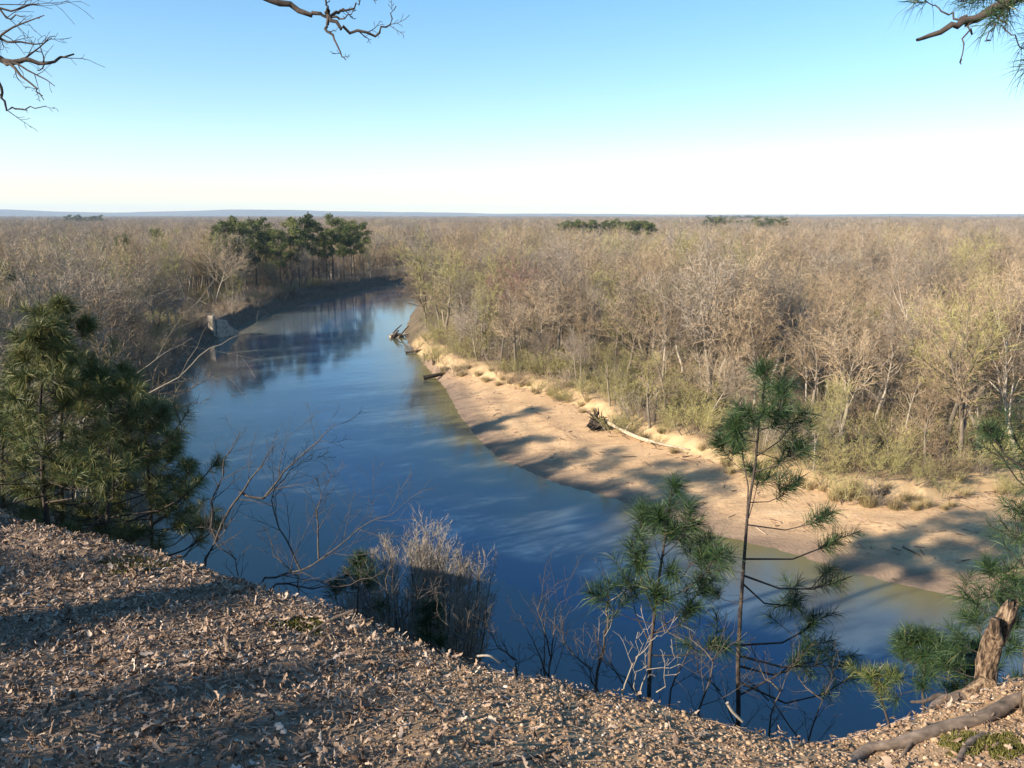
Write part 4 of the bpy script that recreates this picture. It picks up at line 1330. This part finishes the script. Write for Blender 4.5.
def build_pebbles():
    bm = bmesh.new(); bmesh.ops.create_icosphere(bm, subdivisions=1, radius=1)
    bv = np.array([v.co[:] for v in bm.verts]); bf = np.array([[v.index for v in f.verts] for f in bm.faces]); bm.free()
    bm = bmesh.new(); bmesh.ops.create_icosphere(bm, subdivisions=2, radius=1)
    bv2 = np.array([v.co[:] for v in bm.verts]); bf2 = np.array([[v.index for v in f.verts] for f in bm.faces]); bm.free()
    AV, AT, AI, n0 = [], [], [], 0
    for cnt, seed, rmin, rmax, (B, Fc) in ((34000, 4, .004, .009, (bv, bf)), (9000, 6, .007, .017, (bv2, bf2))):
        x, y, z, q = litter_spots(cnt, seed, lambda x, y: np.clip(1.1 - leafy(x, y), .12, 1))
        n = len(x); nm = normals_at(x, y); nm = nm + q.normal(0, .25, nm.shape); nm /= np.linalg.norm(nm, axis=1)[:, None]
        u, v = frames(nm, q)
        r = rmin + (rmax - rmin) * q.rand(n) ** 2.2
        sx, sy, sz = r * q.uniform(.8, 1.4, n), r * q.uniform(.7, 1.0, n), r * q.uniform(.4, .75, n)
        jit = 1 + q.normal(0, .13, (n, len(B)))
        b = B[None] * jit[:, :, None]
        V = np.stack([x, y, z + r * .25], 1)[:, None] + b[:, :, :1] * (u * sx[:, None])[:, None] + b[:, :, 1:2] * (v * sy[:, None])[:, None] + b[:, :, 2:] * (nm * sz[:, None])[:, None]
        AV.append(V.reshape(-1, 3)); AT.append((np.arange(n)[:, None, None] * len(B) + Fc[None]).reshape(-1, 3) + n0); n0 += n * len(B)
        AI.append(np.repeat(np.clip(q.beta(2.2, 2.4, n) * .95 + (q.rand(n) < .03) * .3, 0, 1), len(B)))
    tag(obj('gravel', mesh_np('gravel', np.concatenate(AV), np.concatenate(AT), M['pebble'], True, np.concatenate(AI))), 'tan and brown pebbles strewn over the bare part of the bluff top', 'gravel', kind='stuff')


def build_needles_litter():
    x, y, z, q = litter_spots(4200, 9, lambda x, y: .6 + 0 * x)
    n = len(x); nm = normals_at(x, y) + q.normal(0, .12, (len(x), 3)); nm /= np.linalg.norm(nm, axis=1)[:, None]
    u, v = frames(nm, q)
    L = q.gamma(3, .022, n).clip(.03, .25); w = np.where(q.rand(n) < .12, .0035, .0013)
    c_ = np.stack([x, y, z + .012 + q.rand(n) * .015], 1)
    a = c_ - u * (L / 2)[:, None]; b = c_ + u * (L / 2)[:, None]; up = nm * w[:, None]; sd_ = v * w[:, None]
    V = np.stack([a - sd_, a + sd_, a + up * 1.6, b - sd_ * .6, b + sd_ * .6, b + up], 1).reshape(-1, 3)
    tri = np.array([(0, 1, 4), (0, 4, 3), (1, 2, 5), (1, 5, 4), (2, 0, 3), (2, 3, 5)])
    T = (np.arange(n)[:, None, None] * 6 + tri[None]).reshape(-1, 3)
    tag(obj('twig_litter', mesh_np('twig_litter', V, T, M['leaf'], False, np.repeat(np.clip(q.normal(.5, .2, n), 0, 1), 6))), 'thin dead twigs and brown pine needles scattered over the bluff top', 'twig litter', kind='stuff')


build_leaves(); build_pebbles(); build_needles_litter()


def on_ground(px_, py_):
    yy = np.arange(1.0, 12.0, .006); pp = [P3(px_, py_, y) for y in yy]
    zz = terrain([p.x for p in pp], [p.y for p in pp])
    for p, z_ in zip(pp, zz):
        if p.z < z_: return p
    return P3(px_, py_, 4)


def moss(px_, py_, r, label, seed):
    q = np.random.RandomState(seed); c_ = on_ground(px_, py_)
    n = 2600; a = q.rand(n) * 6.28; rr = r * np.sqrt(q.rand(n)) * (1 + .35 * np.sin(a * 3 + seed) + .2 * np.sin(a * 5))
    x = c_.x + np.cos(a) * rr * 1.3; y = c_.y + np.sin(a) * rr * .8; z = terrain(x, y) + .02 * (1 - rr / r / 1.4)
    d = q.normal(0, .5, (n, 3)) + [0, 0, 1.0]; d /= np.linalg.norm(d, axis=1)[:, None]
    s = np.cross(d, q.normal(size=d.shape)); s /= np.linalg.norm(s, axis=1)[:, None]
    b = np.stack([x, y, z - .01], 1) - np.array(c_)[None]; L = q.uniform(.012, .034, n)[:, None]
    V = np.stack([b - s * .004, b + s * .004, b + d * L], 1).reshape(-1, 3)
    o = obj('moss_patch', mesh_np('moss_patch', V, np.arange(n * 3).reshape(-1, 3), M['moss'], False, np.repeat(q.rand(n), 3)), None, c_)
    tag(o, label, 'moss', 'moss patches on the bluff top')


moss(135, 566, .22, 'olive moss patch on the crest below the left pines', 1)
moss(975, 745, .13, 'yellow-green moss patch below the long root', 2)
moss(1014, 752, .09, 'small moss patch in the bottom right corner', 3)
moss(300, 625, .14, 'faint brownish moss patch on the crest in the middle', 4)

# roots, stump
p0 = [on_ground(846, 762), on_ground(862, 751), on_ground(885, 748), on_ground(915, 739), on_ground(938, 730), on_ground(960, 725), on_ground(988, 716), on_ground(1006, 704), on_ground(1022, 701), on_ground(1045, 692)]
p0 = [p + Vector((0, -.03, .022 + .012 * (i > 0))) for i, p in enumerate(p0)]
p0[0].z -= .05
log('tree_root', 'long thick bare root snaking along the crest at the bottom right', p0, .024, .036, M['root'], 'root', seed=2, sides=12)
r1 = [P3(1004, 697, 3.75), P3(972, 696, 3.8), P3(944, 701, 3.78), P3(932, 712, 3.7), P3(925, 726, 3.55)]
log('tree_root', 'short arched root between the broken stump and the long root', r1, .034, .030, M['root'], 'root', seed=7, sides=10)
r2 = [P3(955, 701, 3.9), P3(940, 695, 4.0), P3(925, 701, 4.1), P3(911, 702, 4.2)]
log('tree_root', 'thin dark root tip hanging in the air left of the arched root', r2, .016, .008, M['bark_dark'], 'root', seed=8)
log('tree_root', 'thin side root splitting from the long root near its left end', [on_ground(915, 741) + Vector((0, 0, .02)), on_ground(908, 750) + Vector((0, 0, .015)), on_ground(900, 760) + Vector((0, 0, .0))], .012, .007, M['root'], 'root', seed=10, sides=8)
r3 = [on_ground(985, 737) + Vector((0, 0, .01)), on_ground(968, 748) + Vector((0, 0, .02)), on_ground(957, 765) + Vector((0, 0, .005))]
log('tree_root', 'short grey root poking from the pebbles beside the moss', r3, .018, .014, M['root'], 'root', seed=9)


def build_stump():
    b = P3(984, 696, 3.85); t = thing('broken_stump', 'broken bark-covered trunk stub leaning right behind the roots', 'stump', (b.x, b.y, b.z - .25))
    ctr = [Vector((b.x, b.y, b.z - .25)), P3(984, 690, 3.85), P3(986, 665, 3.85), P3(992, 643, 3.83), P3(1002, 624, 3.8), P3(1012, 604, 3.78)]
    g = Geo(); rng = random.Random(3)
    pts, rad = [], []
    for i in range(len(ctr) - 1):
        for s in range(5):
            pts.append(ctr[i].lerp(ctr[i + 1], s / 5)); rad.append(([.08, .05, .046, .05, .046, .036][i] * (1 - s / 5) + [.08, .05, .046, .05, .046, .036][i + 1] * s / 5) * rng.uniform(.94, 1.08))
    pts.append(ctr[-1]); rad.append(.028)
    base = Vector(t.location); g.tube([p - base for p in pts], rad, 22, True)
    # ragged bark: long ridges and a splintered end
    rid = [rng.gauss(0, .07) for _ in range(22)]; nr = len(pts)
    for i in range(nr):
        c_ = pts[i] - base; rid = [r * .8 + rng.gauss(0, .045) for r in rid]
        for k in range(22):
            v = g.V[i * 22 + k]; g.V[i * 22 + k] = c_ + (v - c_) * (1 + rid[k]) + (Vector((.2, 0, 1)) * rng.uniform(-.02, .035) if i == nr - 1 else Vector((0, 0, 0)))
    obj('trunk', g.mesh('stump', M['stump']), t)
    g = Geo()
    g.tube([P3(997, 640, 3.78) - base, P3(994, 630, 3.74) - base, P3(995, 619, 3.73) - base], [.034, .03, .02], 9, True)
    obj('knot', g.mesh('knot', M['stump']), t)
    for k in range(2):
        g = Geo(); g.tube([P3(985 + 6 * k, 682, 3.82) - base, P3(972 - 6 * k, 694, 3.8) - base, P3(962 - 20 * k, 700, 3.85) - base], [.05, .032, .02], 8, True)
        obj('root_flare', g.mesh('root_flare', M['stump']), t)


build_stump()
b = P3(1042, 690, 3.4); ctr = [Vector((b.x, b.y, b.z - .2)), P3(1038, 672, 3.4), P3(1041, 645, 3.4), P3(1054, 610, 3.4)]
log('broken_stump', 'second bark-covered stub cut by the right edge where the long root ends', ctr, .07, .05, M['stump'], 'stump', seed=12, sides=14)

for pts, r, lab, mt in [([(727, 703), (733, 712), (743, 722)], .009, 'short pale broken stick standing on the slope beside the tallest pine', 'twig_silver'),
                        ([(477, 656), (490, 656), (500, 663)], .007, 'short tan stick poking over the crest in the middle', 'twig_silver'),
                        ([(790, 738), (793, 748)], .007, 'tiny pale stick upright on the crest near the low point', 'twig_silver'),
                        ([(514, 668), (516, 680)], .008, 'dark upright twig stub on the crest', 'bark_dark'),
                        ([(355, 610), (330, 620), (300, 640)], .010, 'dark fallen twig lying down the crest below the silvery shrub', 'bark_dark'),
                        ([(490, 765), (530, 758), (556, 750)], .008, 'grey stick lying on the gravel at the bottom edge', 'bark_branch')]:
    ys = [on_ground(x, y + 14 if lab.startswith(('short pale', 'short tan', 'tiny', 'dark upright')) else y).y for x, y in pts]
    log('fallen_stick', lab, [P3(x, y, min(ys[-1], yy) - .02) for (x, y), yy in zip(pts, ys)], r, r * .7, M[mt], 'stick', seed=len(lab), sides=6)


# ------------------------------------------------------------------ branches hanging into the top of the picture
OV = dict(max=2, seg=[6, 5, 3], wan=[.05, .14, .2], up=[.0, .04, .02], tip=[.3, .3, .3], n=[7, 5], t0=[.25, .15], ang=[45, 45], ratio=[.28, .45], shape=[.4, .3], rr=[.45, .6], sides=[8, 5, 3], minw=.002, minr=.0017)


def overhang(name, label, cat, trunk, limbs, seed, r0, extra=None, needles=False):
    rng = random.Random(seed); out = []
    base = trunk[0].copy(); base.z = H(base.x, base.y) - .2
    t = thing(name, label, cat, base)
    g = Geo(); tp = [p - base for p in ([base] + trunk[1:])]
    g.tube(tp, [.24 * (1 - .6 * i / len(tp)) for i in range(len(tp))], 12)
    obj('trunk', g.mesh('trunk', M['bark_dark']), t)
    for pts, r, n1 in limbs:
        P = dict(OV); P['n'] = [n1, 4]
        fine = []
        for i in range(len(pts) - 1):
            for s in range(4):
                fine.append(pts[i].lerp(pts[i + 1], s / 4) - base + Vector((rng.gauss(0, .01), rng.gauss(0, .01), rng.gauss(0, .01))))
        fine.append(pts[-1] - base)
        L = min(2.2, sum((fine[i + 1] - fine[i]).length for i in range(len(fine) - 1)))
        rad = [max(.003, r * (1 - .82 * i / (len(fine) - 1))) for i in range(len(fine))]
        out.append((0, fine, rad)); sprout(rng, fine, rad, L, 0, P, out)
    a, b_ = branches_to_meshes(out, OV, rng, 1, M['bark_dark'], M['bark_dark'], name)
    obj('limb', a, t); obj('crown', b_, t)
    if needles:
        C, D, Ls = [], [], []
        for lev, pts, rad in out:
            if lev >= 1:
                d = (pts[-1] - pts[-2]).normalized(); C.append(pts[-1][:]); D.append(d[:]); Ls.append(.1)
        V, T, tint = brush(np.array(C), np.array(D), np.array(Ls), 11, .15, np.random.RandomState(seed), .0014)
        obj('needles', mesh_np('needles', V, T, M['needle'], False, tint), t)
    return t


tr = [Vector((-7.0, 5.2, 0)), Vector((-6.9, 5.3, 27)), Vector((-6.6, 5.4, 29.5)), Vector((-6.3, 5.5, 32)), Vector((-5.9, 5.7, 35))]
overhang('oak_tree', 'leafless tree past the left edge whose dark branches hang into the top left sky', 'tree', tr,
         [([tr[2], P3(-40, 30, 6.2), P3(2, 60, 6.2), P3(24, 60, 6.2), P3(48, 62, 6.2), P3(74, 54, 6.2)], .034, 6),
          ([P3(2, 60, 6.2), P3(18, 72, 6.1), P3(36, 88, 6.0), P3(44, 100, 6.0)], .013, 3), ([P3(-10, 62, 6.2), P3(2, 85, 6.2), P3(6, 108, 6.2), P3(24, 108, 6.2), P3(46, 106, 6.2)], .013, 4),
          ([P3(-40, 30, 6.2), P3(0, 40, 6.3), P3(30, 46, 6.3), P3(55, 36, 6.3)], .013, 4), ([tr[3], P3(-30, 0, 6.4), P3(0, 8, 6.4), P3(40, 4, 6.4)], .018, 4),
          ([tr[3], P3(-30, -20, 6.4), P3(5, 18, 6.4), P3(26, 16, 6.4)], .015, 4)], 91, .05)
tr2 = [Vector((-8.2, 1.8, 0)), Vector((-7.8, 2.2, 28)), Vector((-6.8, 2.9, 31.5)), Vector((-5.2, 3.8, 34)), Vector((-4.0, 4.4, 36))]
overhang('oak_tree', 'leafless tree out of view whose crooked branch crosses the top of the sky', 'tree', tr2,
         [([tr2[2], P3(100, -90, 5.0), P3(200, -28, 5.2), P3(270, -1, 5.3), P3(310, 12, 5.3), P3(328, 18, 5.3)], .042, 0), ([P3(328, 18, 5.3), P3(345, 30, 5.3), P3(374, 36, 5.3), P3(390, 22, 5.3), P3(396, 6, 5.3)], .013, 5),
          ([P3(328, 18, 5.3), P3(328, 30, 5.3), P3(338, 48, 5.2), P3(346, 60, 5.2)], .011, 3), ([P3(329, 16, 5.3), P3(340, 10, 5.4), P3(357, 6, 5.4), P3(366, -4, 5.4)], .012, 4), ([P3(330, 17, 5.3), P3(345, 17, 5.3), P3(356, 10, 5.3)], .008, 3),
          ([P3(328, 14, 5.3), P3(325, 0, 5.3), P3(330, -12, 5.3)], .01, 2)], 92, .05)
tr3 = [Vector((5.6, 3.2, 0)), Vector((5.6, 3.3, 28)), Vector((5.5, 3.4, 31)), Vector((5.4, 3.5, 36))]
overhang('pine_tree', 'pine past the right edge whose broken-ended branch hangs into the top right sky', 'pine tree', tr3,
         [([tr3[2], P3(1120, -40, 4.4), P3(1030, -4, 4.4), P3(985, 12, 4.4), P3(950, 28, 4.4), P3(917, 40, 4.4)], .045, 0),
          ([P3(965, 20, 4.4), P3(950, 18, 4.45), P3(935, 8, 4.5), P3(924, -2, 4.5)], .007, 1), ([P3(968, 22, 4.4), P3(970, 33, 4.35), P3(961, 60, 4.3), P3(961, 64, 4.3)], .006, 0),
          ([P3(992, 12, 4.4), P3(999, 20, 4.35), P3(1010, 35, 4.3), P3(1024, 49, 4.3)], .007, 1), ([P3(998, 21, 4.35), P3(990, 34, 4.3), P3(985, 41, 4.3)], .004, 0),
          ([P3(1030, -6, 4.4), P3(1015, 4, 4.2), P3(1000, 8, 4.1)], .01, 5), ([P3(1010, 0, 4.4), P3(985, -2, 4.6), P3(960, 2, 4.7)], .009, 5), ([P3(1060, 0, 4.3), P3(1045, 40, 4.2), P3(1034, 62, 4.2)], .01, 4)], 93, .05, needles=True)

# tall trees on the bluff to the left and behind, whose shadows reach the river and the sandbar
BT = [bare_tree(500 + k, 19, M['bark_grey'], M['twig_grey'], n=[20, 11, 10], ratio=[.5, .46, .55], minw=.03)[0] for k in range(2)]
sdir = Vector((.88, .47, -math.tan(SUN_EL)))


def shade_from(x, y, dist, h, kind, wide=1.0):
    bx_, by_ = x - .88 * dist, y - .47 * dist
    if abs(math.degrees(math.atan2(bx_, by_))) < 37 and by_ > 0: return
    z = H(bx_, by_)
    lab = 'tall leafless tree on the bluff out of view to the left' if kind < 2 else 'tall pine on the bluff out of view to the left'
    if kind < 2:
        t = thing('bare_tree', lab, 'tree', (bx_, by_, z), 'tall trees on the bluff', bx_ * 3 + by_); s = h / 19
        t.scale = (s * wide, s * wide, s); obj('trunk', BT[kind][0], t); obj('crown', BT[kind][1], t)
    else:
        t = thing('pine_tree', lab, 'pine tree', (bx_, by_, z), 'tall pines on the bluff', bx_ * 3 + by_); s = h / 20
        t.scale = (s * wide, s * wide, s); obj('trunk', PINES[kind - 2][0], t); obj('crown', PINES[kind - 2][1], t)


for x, y, d, h, kd, wd in [(2, 82, 84, 19, 2, 1.3), (8, 77, 86, 20, 3, 1.2), (-8, 101, 88, 21, 2, 1.1), (-4, 92, 90, 20, 4, 1.2), (14, 74, 82, 18, 4, 1.3), (32, 62, 78, 16, 3, 1.2), (40, 62, 80, 18, 5, 1.0),
                            (46, 58, 84, 17, 2, 1.1), (8, 90, 92, 22, 1, 1.1)]:
    shade_from(x, y, d, h, kd, wd)
# nearer ones that dapple the bluff top: x, y where the tip of the shadow falls, distance, kind
for x, y, d, kd, wd in [(-.6, 4.5, 9, 0, 1.0), (-1.5, 5.2, 7, 2, .9), (-1.1, 3.8, 6.5, 4, .9), (-1.9, 4.4, 11, 0, 1.0), (-.6, 2.8, 8, 5, .9), (-2.6, 5.6, 9, 1, 1.2), (-1.9, 3.2, 8, 1, 1.2), (-3.6, 5.7, 8, 5, 1.0), (-2.2, 2.6, 7, 4, 1.0), (-.9, 3.3, 9, 2, .8), (-.3, 3.6, 13, 1, .8), (-3.2, 4.0, 7, 3, 1.2), (-1.2, 2.4, 7, 5, 1.0), (-4.2, 5.3, 7, 4, 1.2)]:
    h = H(x, y) + .445 * d - H(x - .88 * d, y - .47 * d)
    if h > 1.5: shade_from(x, y, d, h, kd, wd)
